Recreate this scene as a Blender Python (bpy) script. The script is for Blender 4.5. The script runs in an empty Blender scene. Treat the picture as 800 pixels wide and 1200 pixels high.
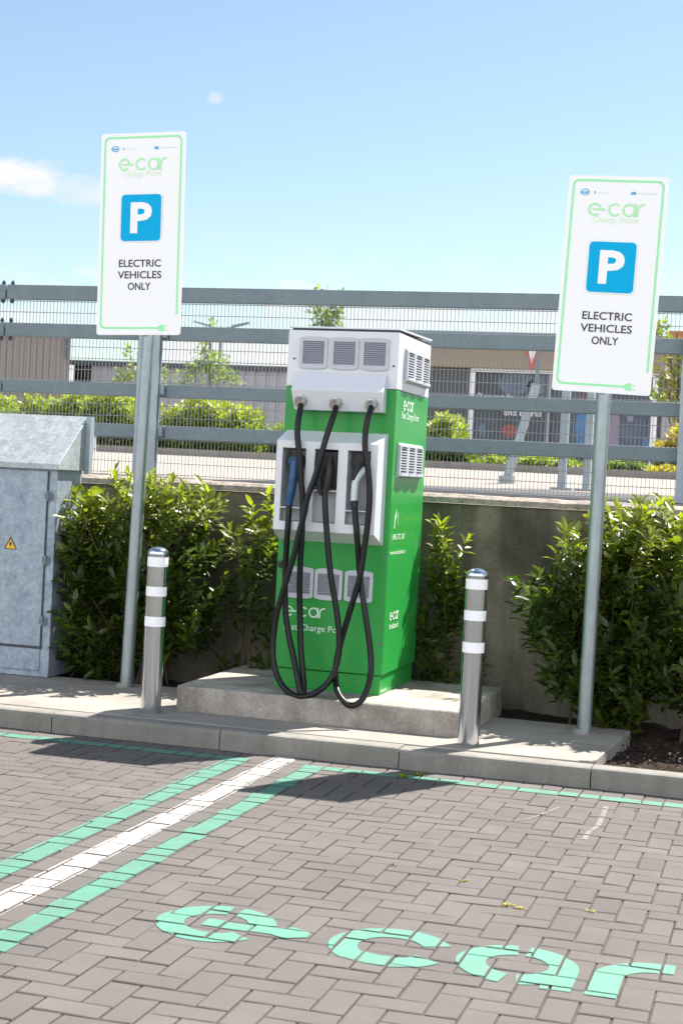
import bpy, bmesh, math, random
import numpy as np
from mathutils import Vector, Matrix
random.seed(7); rng = np.random.default_rng(11)
S = bpy.context.scene; COL = S.collection
R = math.radians

# ------------------------------------------------------------------ camera
F = 1818.6; PITCH, ROLL, YAW = R(1.2395), R(2.965), R(16.048); CH = 1.48
fwd = Vector((-math.sin(YAW)*math.cos(PITCH), math.cos(YAW)*math.cos(PITCH), -math.sin(PITCH)))
r0 = Vector((math.cos(YAW), math.sin(YAW), 0)); u0 = r0.cross(fwd)
rt = math.cos(ROLL)*r0 + math.sin(ROLL)*u0; up = -math.sin(ROLL)*r0 + math.cos(ROLL)*u0
cd = bpy.data.cameras.new('camera'); cam = bpy.data.objects.new('camera', cd); COL.objects.link(cam)
cam.matrix_world = Matrix(((rt.x, up.x, -fwd.x, 0), (rt.y, up.y, -fwd.y, 0), (rt.z, up.z, -fwd.z, CH), (0, 0, 0, 1)))
cd.sensor_fit = 'VERTICAL'; cd.sensor_height = 36; cd.lens = F/1200*36
cd.clip_end = 3000; cd.clip_start = .1
cd.dof.use_dof = True; cd.dof.focus_distance = 8.8; cd.dof.aperture_fstop = 6.3
S.camera = cam
S.render.resolution_x = 682; S.render.resolution_y = 1024

def ray(x, y): return fwd + rt*((x-400)/F) - up*((y-600)/F)
def at(x, y, Y=None, Z=None, X=None):
    d = ray(x, y)
    t = Y/d.y if Y is not None else ((Z-CH)/d.z if Z is not None else X/d.x)
    return Vector((d.x*t, d.y*t, CH+d.z*t))

# ------------------------------------------------------------------ light
SKY_TINT = (.625, .635, .60)
SUN_EL = R(55.0); SUN_AZ = R(30)     # towards +Y, a little to +X
w = bpy.data.worlds.new('World'); S.world = w; w.use_nodes = True
nt = w.node_tree; nt.nodes.clear()
def N(nt, t, **k):
    n = nt.nodes.new(t)
    for a, b in k.items(): setattr(n, a, b)
    return n
out = N(nt, 'ShaderNodeOutputWorld'); bg = N(nt, 'ShaderNodeBackground'); bg.inputs[1].default_value = .10
sky = N(nt, 'ShaderNodeTexSky', sky_type='NISHITA', sun_disc=False); sky.sun_elevation = SUN_EL; sky.sun_rotation = SUN_AZ
sky.air_density = 1.0; sky.dust_density = .6; sky.ozone_density = 1.2; sky.altitude = 50
geo = N(nt, 'ShaderNodeTexCoord')
nz = N(nt, 'ShaderNodeTexNoise'); nz.inputs['Scale'].default_value = 26; nz.inputs['Detail'].default_value = 7; nz.inputs['Roughness'].default_value = .6
mp = N(nt, 'ShaderNodeMapping'); mp.inputs['Scale'].default_value = (1, 1, 2.2)
nt.links.new(geo.outputs['Generated'], mp.inputs[0]); nt.links.new(mp.outputs[0], nz.inputs[0])
def M(op, a, b=None, c=None, clamp=False):
    n = N(nt, 'ShaderNodeMath', operation=op, use_clamp=clamp)
    for i, v in enumerate((a, b, c)):
        if v is None: continue
        if isinstance(v, (int, float)): n.inputs[i].default_value = v
        else: nt.links.new(v, n.inputs[i])
    return n.outputs[0]
sep = N(nt, 'ShaderNodeSeparateXYZ'); nt.links.new(geo.outputs['Generated'], sep.inputs[0])
masks = []
def cloud(dirv, rad_h, rad_v, k):     # a cloud at one compass direction
    d = dirv.normalized(); t = Vector((d.y, -d.x, 0)).normalized(); v = t.cross(d)
    def dot(vec):
        n = N(nt, 'ShaderNodeVectorMath', operation='DOT_PRODUCT'); nt.links.new(geo.outputs['Generated'], n.inputs[0]); n.inputs[1].default_value = vec; return n.outputs['Value']
    a = M('DIVIDE', dot(t), rad_h); b = M('DIVIDE', dot(v), rad_v)
    e = M('ADD', M('MULTIPLY', a, a), M('MULTIPLY', b, b))
    s = M('SUBTRACT', 1.0, e)
    s = M('ADD', s, M('MULTIPLY', M('SUBTRACT', nz.outputs[0], .5), 3.2))
    s = M('MULTIPLY', M('MULTIPLY', s, 1.1, clamp=True), k)
    f = M('GREATER_THAN', dot(d), 0)
    masks.append(M('MULTIPLY', s, f))
cloud(ray(12, 205), .036, .014, .95); cloud(ray(40, 218), .030, .010, .85); cloud(ray(92, 226), .030, .012, .6); cloud(ray(252, 114), .007, .005, .55)
cloud(ray(100, 318), .012, .004, .4); cloud(ray(345, 334), .012, .005, .7); cloud(ray(-150, 190), .06, .02, .9); cloud(ray(470, 372), .10, .011, .8); cloud(ray(640, 380), .06, .012, .6)
cloud(ray(300, 420), .09, .016, .9); cloud(ray(560, 384), .04, .008, .6); cloud(ray(60, 372), .05, .010, .6)
# low broken cloud near the horizon all round
low = M('MULTIPLY', M('SUBTRACT', .17, sep.outputs['Z']), 9.0, clamp=True)
cl = M('MULTIPLY', M('MULTIPLY', M('SUBTRACT', nz.outputs[0], .47), 5.0, clamp=True), low); masks.append(M('MULTIPLY', cl, .5))
tot = masks[0]
for m in masks[1:]: tot = M('MAXIMUM', tot, m)
mx = N(nt, 'ShaderNodeMix', data_type='RGBA'); nt.links.new(tot, mx.inputs[0]); tint = N(nt, 'ShaderNodeVectorMath', operation='MULTIPLY'); nt.links.new(sky.outputs[0], tint.inputs[0]); tint.inputs[1].default_value = SKY_TINT
nt.links.new(tint.outputs[0], mx.inputs[6]); mx.inputs[7].default_value = (3.7, 3.65, 3.75, 1)
# bank of bright cloud added unseen behind the camera to light the shaded fronts
fill_bank = M('MULTIPLY', M('MULTIPLY', M('SUBTRACT', M('MULTIPLY', sep.outputs['Y'], -1.0), .05), 4.0, clamp=True), M('MULTIPLY', M('SUBTRACT', nz.outputs[0], .40), 6.0, clamp=True))
fill_bank = M('MULTIPLY', fill_bank, M('MULTIPLY', M('SUBTRACT', .80, sep.outputs['Z']), 4.0, clamp=True))
mx2 = N(nt, 'ShaderNodeMix', data_type='RGBA'); nt.links.new(fill_bank, mx2.inputs[0]); nt.links.new(mx.outputs[2], mx2.inputs[6]); mx2.inputs[7].default_value = (11.0, 10.9, 11.0, 1)
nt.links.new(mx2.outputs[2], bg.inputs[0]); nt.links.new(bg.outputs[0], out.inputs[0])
sl = bpy.data.lights.new('sun', 'SUN'); sun = bpy.data.objects.new('sun', sl); COL.objects.link(sun)
sl.energy = 5.0; sl.angle = R(.53); sl.color = (1, .94, .86)
sd = Vector((math.sin(SUN_AZ)*math.cos(SUN_EL), math.cos(SUN_AZ)*math.cos(SUN_EL), math.sin(SUN_EL)))
sun.rotation_euler = (-sd).to_track_quat('-Z', 'Y').to_euler(); sun.location = (6, 12, 14)
S.view_settings.view_transform = 'Standard'; S.view_settings.look = 'None'; S.view_settings.gamma = 1
S.view_settings.exposure = 1.45; S.view_settings.use_curve_mapping = False
S.render.engine = 'CYCLES'

# ------------------------------------------------------------------ materials
def mat(name, col, rough=.6, metal=0, spec=.5, noise=None, bump=None, attr=None, translucent=0, coat=0, fine=None, streak=None):
    """noise=(scale, amount, colour2) mottles; fine=(scale, amount) brightness grain; bump=(scale, strength); attr=(name, colour at 1); streak=(scale, amount) vertical weathering"""
    m = bpy.data.materials.new(name); m.use_nodes = True; t = m.node_tree; b = t.nodes['Principled BSDF']; L = t.links.new
    b.inputs['Roughness'].default_value = rough; b.inputs['Metallic'].default_value = metal; b.inputs['Specular IOR Level'].default_value = spec
    b.inputs['Coat Weight'].default_value = coat
    tc = N(t, 'ShaderNodeTexCoord'); c = N(t, 'ShaderNodeRGB'); c.outputs[0].default_value = (*col, 1); cur = c.outputs[0]
    def mix(f, a, bcol, bt='MIX'):
        x = N(t, 'ShaderNodeMix', data_type='RGBA', blend_type=bt)
        if isinstance(f, float): x.inputs[0].default_value = f
        else: L(f, x.inputs[0])
        L(a, x.inputs[6])
        if isinstance(bcol, tuple): x.inputs[7].default_value = (*bcol, 1)
        else: L(bcol, x.inputs[7])
        return x.outputs[2]
    def tex(scale, det=6, ro=.6, sc=(1, 1, 1)):
        mp = N(t, 'ShaderNodeMapping'); mp.inputs['Scale'].default_value = sc; L(tc.outputs['Object'], mp.inputs[0])
        n = N(t, 'ShaderNodeTexNoise'); n.inputs['Scale'].default_value = scale; n.inputs['Detail'].default_value = det; n.inputs['Roughness'].default_value = ro
        L(mp.outputs[0], n.inputs[0]); return n.outputs[0]
    def ramp(v, lo, hi):
        r = N(t, 'ShaderNodeMapRange'); r.inputs[1].default_value = lo; r.inputs[2].default_value = hi; L(v, r.inputs[0]); return r.outputs[0]
    if attr:
        a = N(t, 'ShaderNodeAttribute', attribute_name=attr[0]); cur = mix(a.outputs['Fac'], cur, attr[1])
    if noise:
        v = ramp(tex(noise[0]), .38, .66); q = N(t, 'ShaderNodeMath', operation='MULTIPLY'); L(v, q.inputs[0]); q.inputs[1].default_value = noise[1]
        cur = mix(q.outputs[0], cur, noise[2])
    if streak:
        v = ramp(tex(streak[0], 5, .6, (1, 1, .12)), .42, .7); q = N(t, 'ShaderNodeMath', operation='MULTIPLY'); L(v, q.inputs[0]); q.inputs[1].default_value = streak[1]
        cur = mix(q.outputs[0], cur, streak[2])
    if fine:
        v = ramp(tex(fine[0], 3, .7), .3, .7)
        r = N(t, 'ShaderNodeMapRange'); r.inputs[3].default_value = 1-fine[1]; r.inputs[4].default_value = 1+fine[1]; L(v, r.inputs[0])
        x = N(t, 'ShaderNodeVectorMath', operation='SCALE'); L(cur, x.inputs[0]); L(r.outputs[0], x.inputs['Scale']); cur = x.outputs[0]
    L(cur, b.inputs['Base Color'])
    if bump:
        bp = N(t, 'ShaderNodeBump'); bp.inputs['Strength'].default_value = bump[1]; bp.inputs['Distance'].default_value = bump[2] if len(bump) > 2 else .004
        L(tex(bump[0], 5, .7), bp.inputs['Height']); L(bp.outputs[0], b.inputs['Normal'])
    if translucent:
        tr = N(t, 'ShaderNodeBsdfTranslucent'); s = N(t, 'ShaderNodeMixShader'); s.inputs[0].default_value = translucent
        br = N(t, 'ShaderNodeVectorMath', operation='MULTIPLY'); L(cur, br.inputs[0]); br.inputs[1].default_value = (2.0, 2.2, .9); L(br.outputs[0], tr.inputs[0])
        L(b.outputs[0], s.inputs[1]); L(tr.outputs[0], s.inputs[2]); L(s.outputs[0], t.nodes['Material Output'].inputs[0])
    return m
m_paver = mat('paver_concrete', (.096, .087, .081), .9, spec=.25, attr=('tone', (.134, .122, .114)), noise=(2.4, .6, (.088, .080, .076)), fine=(330, .26), bump=(220, .35, .002))
m_joint = mat('joint_sand', (.085, .075, .062), 1, noise=(5, .9, (.03, .028, .018)), bump=(160, .6))
m_green_paint = mat('green_road_paint', (.060, .195, .138), .7, noise=(9, .7, (.068, .145, .110)), fine=(240, .22), bump=(200, .3, .002))
m_mint_paint = mat('mint_road_paint', (.072, .235, .172), .7, noise=(11, .7, (.078, .17, .132)), fine=(240, .2), bump=(200, .3, .002))
m_white_paint = mat('white_road_paint', (.38, .365, .345), .7, noise=(14, .75, (.24, .225, .21)), fine=(240, .18), bump=(200, .3, .002))
m_faded_paint = mat('faded_road_paint', (.19, .175, .162), .8, noise=(30, .9, (.11, .098, .09)), fine=(260, .2))
m_slab = mat('slab_concrete', (.29, .27, .24), .9, spec=.2, noise=(3.0, .8, (.20, .185, .165)), fine=(120, .12), bump=(60, .4))
m_kerb = mat('kerb_concrete', (.24, .23, .21), .9, spec=.2, noise=(4.5, .8, (.17, .165, .15)), fine=(140, .18), bump=(90, .5), streak=(9, .5, (.15, .14, .125)))
m_plinth = mat('plinth_concrete', (.40, .37, .33), .9, spec=.2, noise=(5, .9, (.20, .18, .155)), streak=(14, .4, (.17, .15, .13)), fine=(60, .2), bump=(45, .7, .006))
m_wall = mat('wall_concrete', (.25, .225, .175), .95, spec=.1, noise=(1.7, .95, (.075, .070, .052)), streak=(5.5, .85, (.05, .048, .036)), fine=(50, .15), bump=(40, .5))
m_coping = mat('coping_concrete', (.40, .35, .31), .95, spec=.1, noise=(14, .8, (.18, .16, .14)), fine=(80, .3), bump=(40, 1, .01))
m_soil = mat('bark_mulch', (.030, .022, .018), 1, spec=.1, noise=(30, .8, (.06, .045, .035)), bump=(50, 1, .02))
m_galv = mat('galvanised_steel', (.33, .39, .43), .5, .35, noise=(5, .55, (.24, .30, .34)), fine=(30, .08), bump=(20, .08))
m_galvdull = mat('dull_galvanised_steel', (.165, .21, .235), .55, .3, noise=(6, .5, (.125, .165, .185)), fine=(40, .12), streak=(12, .3, (.18, .22, .24)))
m_pole = mat('galvanised_pole', (.33, .38, .40), .38, .75, noise=(10, .5, (.22, .27, .29)), streak=(30, .5, (.42, .46, .47)))
m_cab = mat('cabinet_galvanised', (.31, .37, .44), .5, .3, noise=(9, .85, (.20, .25, .31)), fine=(26, .22), streak=(9, .5, (.36, .41, .46)), bump=(14, .06))
m_roofgalv = mat('roof_galvanised', (.40, .44, .46), .5, .3, noise=(14, .9, (.27, .31, .33)), fine=(40, .2), bump=(14, .06))
m_cabdark = mat('dark_grey_trim', (.05, .06, .07), .8)  # plain dark grey for seams, bolts, screws and roof edges
m_wire = mat('mesh_wire', (.24, .25, .26), .6, .4)
m_stain = mat('brushed_stainless', (.58, .61, .65), .16, 1, streak=(90, .4, (.44, .47, .51)))
m_reflect = mat('reflective_band', (.93, .93, .95), .35)
m_signw = mat('sign_white_sheeting', (.93, .93, .93), .35)
m_signg = mat('sign_green_print', (.34, .88, .44), .4)
m_signpale = mat('sign_pale_print', (.68, .90, .62), .4)
m_signhead = mat('sign_heading_print', (.46, .88, .48), .4)
m_signb = mat('sign_blue_print', (.0, .42, .76), .6, spec=.15)
m_signdot = mat('sign_small_blue_print', (.12, .42, .68), .35)
m_signhint = mat('sign_small_grey_print', (.74, .82, .84), .35)
m_black = mat('black_print', (.03, .03, .035), .5)
m_gbody = mat('green_enamel', (.020, .29, .047), .36, spec=.4, coat=.1, noise=(2.0, .35, (.026, .27, .058)), streak=(7, .35, (.024, .24, .048)), bump=(5, .02))
m_wbody = mat('white_enamel', (.66, .68, .72), .3, coat=.25, noise=(3, .3, (.6, .62, .66)))
m_vent = mat('vent_plastic', (.48, .50, .55), .5)
m_louvre = mat('louvre_slats', (.30, .31, .37), .5)
m_ventback = mat('vent_recess', (.05, .05, .06), .8)
m_bay = mat('bay_lining', (.42, .44, .46), .5)
m_letter = mat('white_lettering', (.62, .78, .62), .5)
m_rubber = mat('black_rubber', (.0035, .0035, .0045), .4, spec=.35, streak=(40, .5, (.009, .009, .010)))
m_blackpl = mat('black_plastic', (.012, .012, .014), .5)
m_blue = mat('blue_plastic', (.012, .075, .19), .35)
m_whitepl = mat('white_plastic', (.62, .70, .70), .35)
m_chrome = mat('gland_metal', (.55, .52, .48), .28, 1)
m_yellow = mat('warning_yellow', (.75, .42, .02), .5)
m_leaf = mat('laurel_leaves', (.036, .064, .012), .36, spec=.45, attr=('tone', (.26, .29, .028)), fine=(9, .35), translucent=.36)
m_hedge = mat('hedge_leaves', (.09, .15, .02), .5, attr=('tone', (.34, .38, .05)), translucent=.3)
m_tree = mat('tree_leaves', (.085, .13, .04), .5, attr=('tone', (.22, .28, .08)), translucent=.3)
m_yleaf = mat('golden_leaves', (.24, .22, .03), .5, attr=('tone', (.60, .46, .06)), translucent=.3)
m_sap = mat('sapling_leaves', (.10, .15, .05), .5, attr=('tone', (.26, .32, .11)), translucent=.35)
m_ytree = mat('lime_tree_leaves', (.12, .16, .03), .5, attr=('tone', (.40, .38, .06)), translucent=.3)
m_twig = mat('twig_bark', (.10, .075, .05), .9)
m_bark = mat('tree_bark', (.13, .10, .08), .9, bump=(30, .6))
m_darkstrip = mat('dark_strip_ground', (.07, .07, .075), .95, noise=(3, .5, (.05, .05, .055)), fine=(90, .2))
m_yard = mat('pale_concrete_yard', (.31, .275, .245), .95, spec=.1, noise=(.5, .7, (.24, .215, .19)), fine=(30, .08))
m_clad = mat('taupe_cladding', (.21, .185, .175), .8, noise=(.3, .3, (.19, .165, .155)))
m_greyclad = mat('grey_cladding', (.30, .30, .33), .7)
m_fascia = mat('beige_fascia', (.25, .205, .16), .8, noise=(.4, .3, (.22, .18, .14)))
m_dark = mat('dark_glazing', (.012, .014, .02), .12)
m_paleframe = mat('pale_frame', (.62, .63, .66), .5)
m_orange = mat('orange_brick', (.38, .15, .06), .9)
m_bluesign = mat('blue_sign_face', (.02, .10, .55), .4)
m_whitewall = mat('white_render', (.80, .80, .82), .8)
m_red = mat('red_print', (.45, .06, .05), .5)

# ------------------------------------------------------------------ mesh helpers
class MB:
    def __init__(s): s.v = []; s.f = []; s.t = []
    def add(s, vs, fs, tone=0.0):
        k = len(s.v); s.v += [tuple(v) for v in vs]; s.f += [tuple(i+k for i in f) for f in fs]; s.t += [tone]*len(vs)
        return s
    def box(s, a, b, tone=0.0):
        x0, y0, z0 = a; x1, y1, z1 = b
        return s.add([(x0,y0,z0),(x1,y0,z0),(x1,y1,z0),(x0,y1,z0),(x0,y0,z1),(x1,y0,z1),(x1,y1,z1),(x0,y1,z1)],
              [(0,3,2,1),(4,5,6,7),(0,1,5,4),(1,2,6,5),(2,3,7,6),(3,0,4,7)], tone)
    def prism(s, prof, x0, x1):      # profile of (y, z) pushed along X
        n = len(prof); vs = [(x0, p[0], p[1]) for p in prof]+[(x1, p[0], p[1]) for p in prof]
        return s.add(vs, [tuple(range(n))[::-1], tuple(range(n, 2*n))]+[(i, (i+1) % n, n+(i+1) % n, n+i) for i in range(n)])
    def plate(s, poly, o, ux, uy, th=0.0):   # 2D polygon on a plane, th = thickness away from the normal ux x uy
        o, ux, uy = Vector(o), Vector(ux), Vector(uy); nn = ux.cross(uy).normalized()
        a = [o+ux*p[0]+uy*p[1] for p in poly]; n = len(a)
        if not th: return s.add(a, [tuple(range(n))])
        b = [p-nn*th for p in a]
        return s.add(a+b, [tuple(range(n)), tuple(range(n, 2*n))[::-1]]+[(i, n+i, n+(i+1) % n, (i+1) % n) for i in range(n)])
    def tube(s, pts, r, n=10, cap=True, tone=0.0):
        pts = [Vector(p) for p in pts]; rs = r if isinstance(r, (list, tuple)) else [r]*len(pts)
        prev = None; rings = []
        for i, p in enumerate(pts):
            d = (pts[min(i+1, len(pts)-1)]-pts[max(i-1, 0)]).normalized()
            if prev is None: prev = d.orthogonal().normalized()
            prev = (prev-d*prev.dot(d)).normalized(); q = d.cross(prev)
            rings.append([p+(prev*math.cos(a)+q*math.sin(a))*rs[i] for a in [2*math.pi*k/n for k in range(n)]])
        vs = [v for rg in rings for v in rg]
        fs = [(i*n+k, i*n+(k+1) % n, (i+1)*n+(k+1) % n, (i+1)*n+k) for i in range(len(pts)-1) for k in range(n)]
        if cap: fs += [tuple(range(n))[::-1], tuple(range(len(vs)-n, len(vs)))]
        return s.add(vs, fs, tone)
    def build(s, name, m, parent=None, smooth=False, bevel=0, seg=2, weld=False):
        me = bpy.data.meshes.new(name); me.from_pydata(s.v, [], s.f); me.materials.append(m)
        if any(s.t):
            a = me.attributes.new('tone', 'FLOAT', 'POINT'); a.data.foreach_set('value', s.t)
        me.update()
        if smooth: me.shade_smooth()
        o = bpy.data.objects.new(name, me); COL.objects.link(o)
        if bevel:
            b = o.modifiers.new('b', 'BEVEL'); b.width = bevel; b.segments = seg; b.limit_method = 'ANGLE'; b.angle_limit = R(35)
        if smooth:
            try: me.set_sharp_from_angle(angle=R(40))
            except Exception: pass
        if parent is not None:
            o.parent = parent; o.matrix_parent_inverse = Matrix.Translation(world_loc(parent)).inverted()
        return o
def world_loc(p): return p.location if p.type == 'EMPTY' else Vector((0, 0, 0))
def tag(o, label=None, cat=None, group=None, kind=None):
    if label: o['label'] = label
    if cat: o['category'] = cat
    if group: o['group'] = group
    if kind: o['kind'] = kind
    return o
def thing(name, loc, label, cat, group=None):
    o = bpy.data.objects.new(name, None); COL.objects.link(o); o.location = loc; o.empty_display_size = .2
    return tag(o, label, cat, group)
def copy_tree(o, delta, label, parent=None):
    c = o.copy(); COL.objects.link(c)
    if parent is None: c.location = o.location+Vector(delta); c['label'] = label
    else:
        inv = o.matrix_parent_inverse.copy(); c.parent = parent; c.matrix_parent_inverse = inv
    for ch in list(o.children): copy_tree(ch, delta, None, c)
    return c
def struct(o, label, cat='ground'): return tag(o, label, cat, None, 'structure')
def rrect(x0, y0, x1, y1, r, n=5):
    p = []
    for cx, cy, a in ((x1-r, y1-r, 0), (x0+r, y1-r, 90), (x0+r, y0+r, 180), (x1-r, y0+r, 270)):
        for k in range(n+1):
            q = R(a+90*k/n); p.append((cx+r*math.cos(q), cy+r*math.sin(q)))
    return p
def text(body, name, m, parent, o, ux, uy, width=None, height=None, off=0.0, align='CENTER'):
    """flat lettering on the plane through o spanned by ux, uy; scaled to width/height (height = cap height)"""
    cu = bpy.data.curves.new(name, 'FONT'); cu.body = body; cu.offset = off; cu.resolution_u = 3
    t = bpy.data.objects.new(name, cu); COL.objects.link(t)
    me = bpy.data.meshes.new_from_object(t.evaluated_get(bpy.context.evaluated_depsgraph_get()))
    COL.objects.unlink(t); bpy.data.objects.remove(t)
    n = len(me.vertices); co = np.empty(n*3); me.vertices.foreach_get('co', co); co = co.reshape(-1, 3)
    mn, mxx = co.min(0), co.max(0); w_, h_ = mxx[0]-mn[0], mxx[1]-mn[1]
    sx = width/w_ if width else height/h_; sy = height/h_ if height else sx
    x = (co[:, 0]-mn[0]-(w_/2 if align == 'CENTER' else 0))*sx; y = (co[:, 1]-mn[1]-h_/2)*sy
    P = np.array(o)+np.outer(x, np.array(ux))+np.outer(y, np.array(uy))
    me.vertices.foreach_set('co', P.ravel()); me.materials.clear(); me.materials.append(m); me.update()
    ob = bpy.data.objects.new(name, me); COL.objects.link(ob)
    if parent is not None: ob.parent = parent; ob.matrix_parent_inverse = Matrix.Translation(world_loc(parent)).inverted()
    return ob
def catmull(P, sub=7):
    P = [Vector(p) for p in P]; o = []
    for i in range(len(P)-1):
        a, b, c, d = P[max(i-1, 0)], P[i], P[i+1], P[min(i+2, len(P)-1)]
        for k in range(sub):
            t = k/sub; o.append(.5*((2*b)+(c-a)*t+(2*a-5*b+4*c-d)*t*t+(3*b-a-3*c+d)*t**3))
    return o+[P[-1]]

# e-car wordmark as thick strokes (unit letter height)
def arc(cx, cy, Ro, t, a0, a1, n=26):
    q = []
    for k in range(n):
        u, v = R(a0+(a1-a0)*k/n), R(a0+(a1-a0)*(k+1)/n)
        q.append([(cx+Ro*math.cos(u), cy+Ro*math.sin(u)), (cx+Ro*math.cos(v), cy+Ro*math.sin(v)), (cx+(Ro-t)*math.cos(v), cy+(Ro-t)*math.sin(v)), (cx+(Ro-t)*math.cos(u), cy+(Ro-t)*math.sin(u))])
    return q
def wordmark(t, stencil=False):
    """list of (polygon, layer); crossing strokes lie on different layers"""
    p = []
    if stencil: p += arc(.5, .5, .5, t, 14, 80)+arc(.5, .5, .5, t, 92, 322)
    else: p += arc(.5, .5, .5, t, 0, 318)
    p += arc(1.98, .5, .5, t, *((26, 334) if stencil else (42, 318)))
    if stencil: p += arc(3.00, .5, .48, t, 98, 262)+arc(3.00, .5, .48, t, -82, 85)
    else: p += arc(3.04, .5, .5, t, 0, 360, 36)
    p += arc(4.08, .5, .5, t, 90, 180, 10)
    p = [(q, 0) for q in p]; b = t*.42
    x0 = .40 if stencil else .34
    for q in ([(x0, .5-b), (1.02, .5-b), (1.02, .5+b), (x0, .5+b)], [(1.02, .5-b*1.1), (1.14, .5-b*1.6), (1.14, .5+b*1.6), (1.02, .5+b*1.1)],
          [(1.14, .5-b*1.6), (1.30, .5-b*.6), (1.30, .5+b*.6), (1.14, .5+b*1.6)], [(3.58, 0), (3.58+t, 0), (3.58+t, .5), (3.58, .5)], [(4.08, 1-t), (4.18, 1-t), (4.18, 1), (4.08, 1)]): p.append((q, 1))
    if stencil: p.append(([(3.48-t, 0), (3.48, 0), (3.48, .5), (3.48-t, .5)], 1))
    else: p.append(([(3.54-t, 0), (3.54, 0), (3.54, 1), (3.54-t, 1)], 1))
    return p
def mark(name, m, parent, o, ux, uy, h, t=.14):
    mb = MB()
    for q, l in wordmark(t): mb.plate([((x-2.09)*h, (y-.5)*h) for x, y in q], Vector(o)+Vector(ux).cross(Vector(uy))*.0004*l, ux, uy)
    return mb.build(name, m, parent)

# ------------------------------------------------------------------ GROUND
mb = MB(); mb.add([(-400, -300, -.0075), (400, -300, -.0075), (400, 7.9, -.0075), (-400, 7.9, -.0075)], [(0, 1, 2, 3)])
struct(mb.build('car_park_ground', m_joint), 'car park ground under and around the block paving')
BX, BY = -2.101, 4.508; KY = 7.77
def inside(x, y): return -7.6 < x < 5.2 and 1.6 < y < KY+.05
bricks = []
# 90 degree herringbone, courses parallel to the kerb
for i in range(-160, 161):
    for j in range(-60, 61):
        x = BX+.1*i+.4*j; y = BY-.1*i
        if inside(x+.1, y-.05): bricks.append((x, y-.1, x+.2, y))
        # upright block to the right of each flat one
        if inside(x+.25, y): bricks.append((x+.2, y-.1, x+.3, y+.1))
# remove doubles
seen = {}
for b in bricks: seen[(round(b[0], 3), round(b[1], 3), round(b[2], 3), round(b[3], 3))] = b
bricks = list(seen.values())
mb = MB(); tops = []
for (x0, y0, x1, y1) in bricks:
    g = .0028+random.random()*.0012; z = random.gauss(0, .0009); tl = random.gauss(0, .0006); tone = min(1, max(0, random.gauss(.5, .15)))
    jx, jy = random.gauss(0, .0006), random.gauss(0, .0006); a, b, c, d = x0+g+jx, y0+g+jy, x1-g+jx, y1-g+jy; e = .0035
    zz = [z-tl, z+tl, z+tl*.5, z-tl]
    vs = [(a, b, -.012), (c, b, -.012), (c, d, -.012), (a, d, -.012), (a, b, z-.0022), (c, b, z-.0022), (c, d, z-.0022), (a, d, z-.0022),
          (a+e, b+e, zz[0]), (c-e, b+e, zz[1]), (c-e, d-e, zz[2]), (a+e, d-e, zz[3])]
    mb.add(vs, [(0,1,5,4),(1,2,6,5),(2,3,7,6),(3,0,4,7),(4,5,9,8),(5,6,10,9),(6,7,11,10),(7,4,8,11),(8,9,10,11)], tone)
    tops.append((a+.0015, b+.0015, c-.0015, d-.0015, z+.0022))
struct(mb.build('block_paving', m_paver), 'grey herringbone block paving of the parking bays')
def clip(poly, r):
    x0, y0, x1, y1 = r
    for ax, lim, sg in ((0, x0, 1), (0, x1, -1), (1, y0, 1), (1, y1, -1)):
        o = []
        for i in range(len(poly)):
            p, q = poly[i-1], poly[i]; dp, dq = (p[ax]-lim)*sg, (q[ax]-lim)*sg
            if (dp >= 0) != (dq >= 0):
                k = dp/(dp-dq); o.append((p[0]+(q[0]-p[0])*k, p[1]+(q[1]-p[1])*k))
            if dq >= 0: o.append(q)
        poly = o
        if len(poly) < 3: return []
    return poly
def paint(name, polys, m, label, wobble=0):
    mb = MB()
    for pl in polys:
        lay = 0
        if isinstance(pl, tuple): pl, lay = pl
        xs = [p[0] for p in pl]; ys = [p[1] for p in pl]; bb = (min(xs), min(ys), max(xs), max(ys))
        for t in tops:
            if t[2] < bb[0] or t[0] > bb[2] or t[3] < bb[1] or t[1] > bb[3]: continue
            c = clip(pl, t[:4])
            if c: mb.add([(p[0], p[1], t[4]+lay*.0005) for p in c], [tuple(range(len(c)))])
    return struct(mb.build(name, m), label, 'road marking')
def strip(x0, y0, x1, y1, n=40, amp=.0016):    # a hand-rolled line: its edges waver a little
    out = []; long_y = (y1-y0) > (x1-x0)
    js = [(random.gauss(0, amp), random.gauss(0, amp)) for _ in range(n+1)]
    for k in range(n):
        u, v = k/n, (k+1)/n; a, b = js[k], js[k+1]
        if long_y: out.append([(x0+a[0], y0+(y1-y0)*u), (x1+a[1], y0+(y1-y0)*u), (x1+b[1], y0+(y1-y0)*v), (x0+b[0], y0+(y1-y0)*v)])
        else: out.append([(x0+(x1-x0)*u, y0+a[0]), (x0+(x1-x0)*v, y0+b[0]), (x0+(x1-x0)*v, y1+b[1]), (x0+(x1-x0)*u, y1+a[1])])
    return out
GL, WL, GR = (-2.72, -2.605), (-2.515, -2.39), (-2.308, -2.195)
paint('green_bay_line', strip(GL[0], 1.7, GL[1], 7.50, 60), m_green_paint, 'green bay line left of the white divider')
paint('green_bay_line', strip(-7.5, 7.51, GL[1], 7.606, 60), m_green_paint, 'green line along the kerb of the left bay')
paint('white_bay_line', strip(WL[0], 1.7, WL[1], 7.745, 60, .0028), m_white_paint, 'white divider line between the two green bay lines')
paint('green_bay_line', strip(GR[0], 1.7, GR[1], 7.50, 60), m_green_paint, 'green bay line right of the white divider')
paint('green_bay_line', strip(GR[0], 7.51, 5.1, 7.606, 60), m_green_paint, 'green line along the kerb of the right bay')
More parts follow.
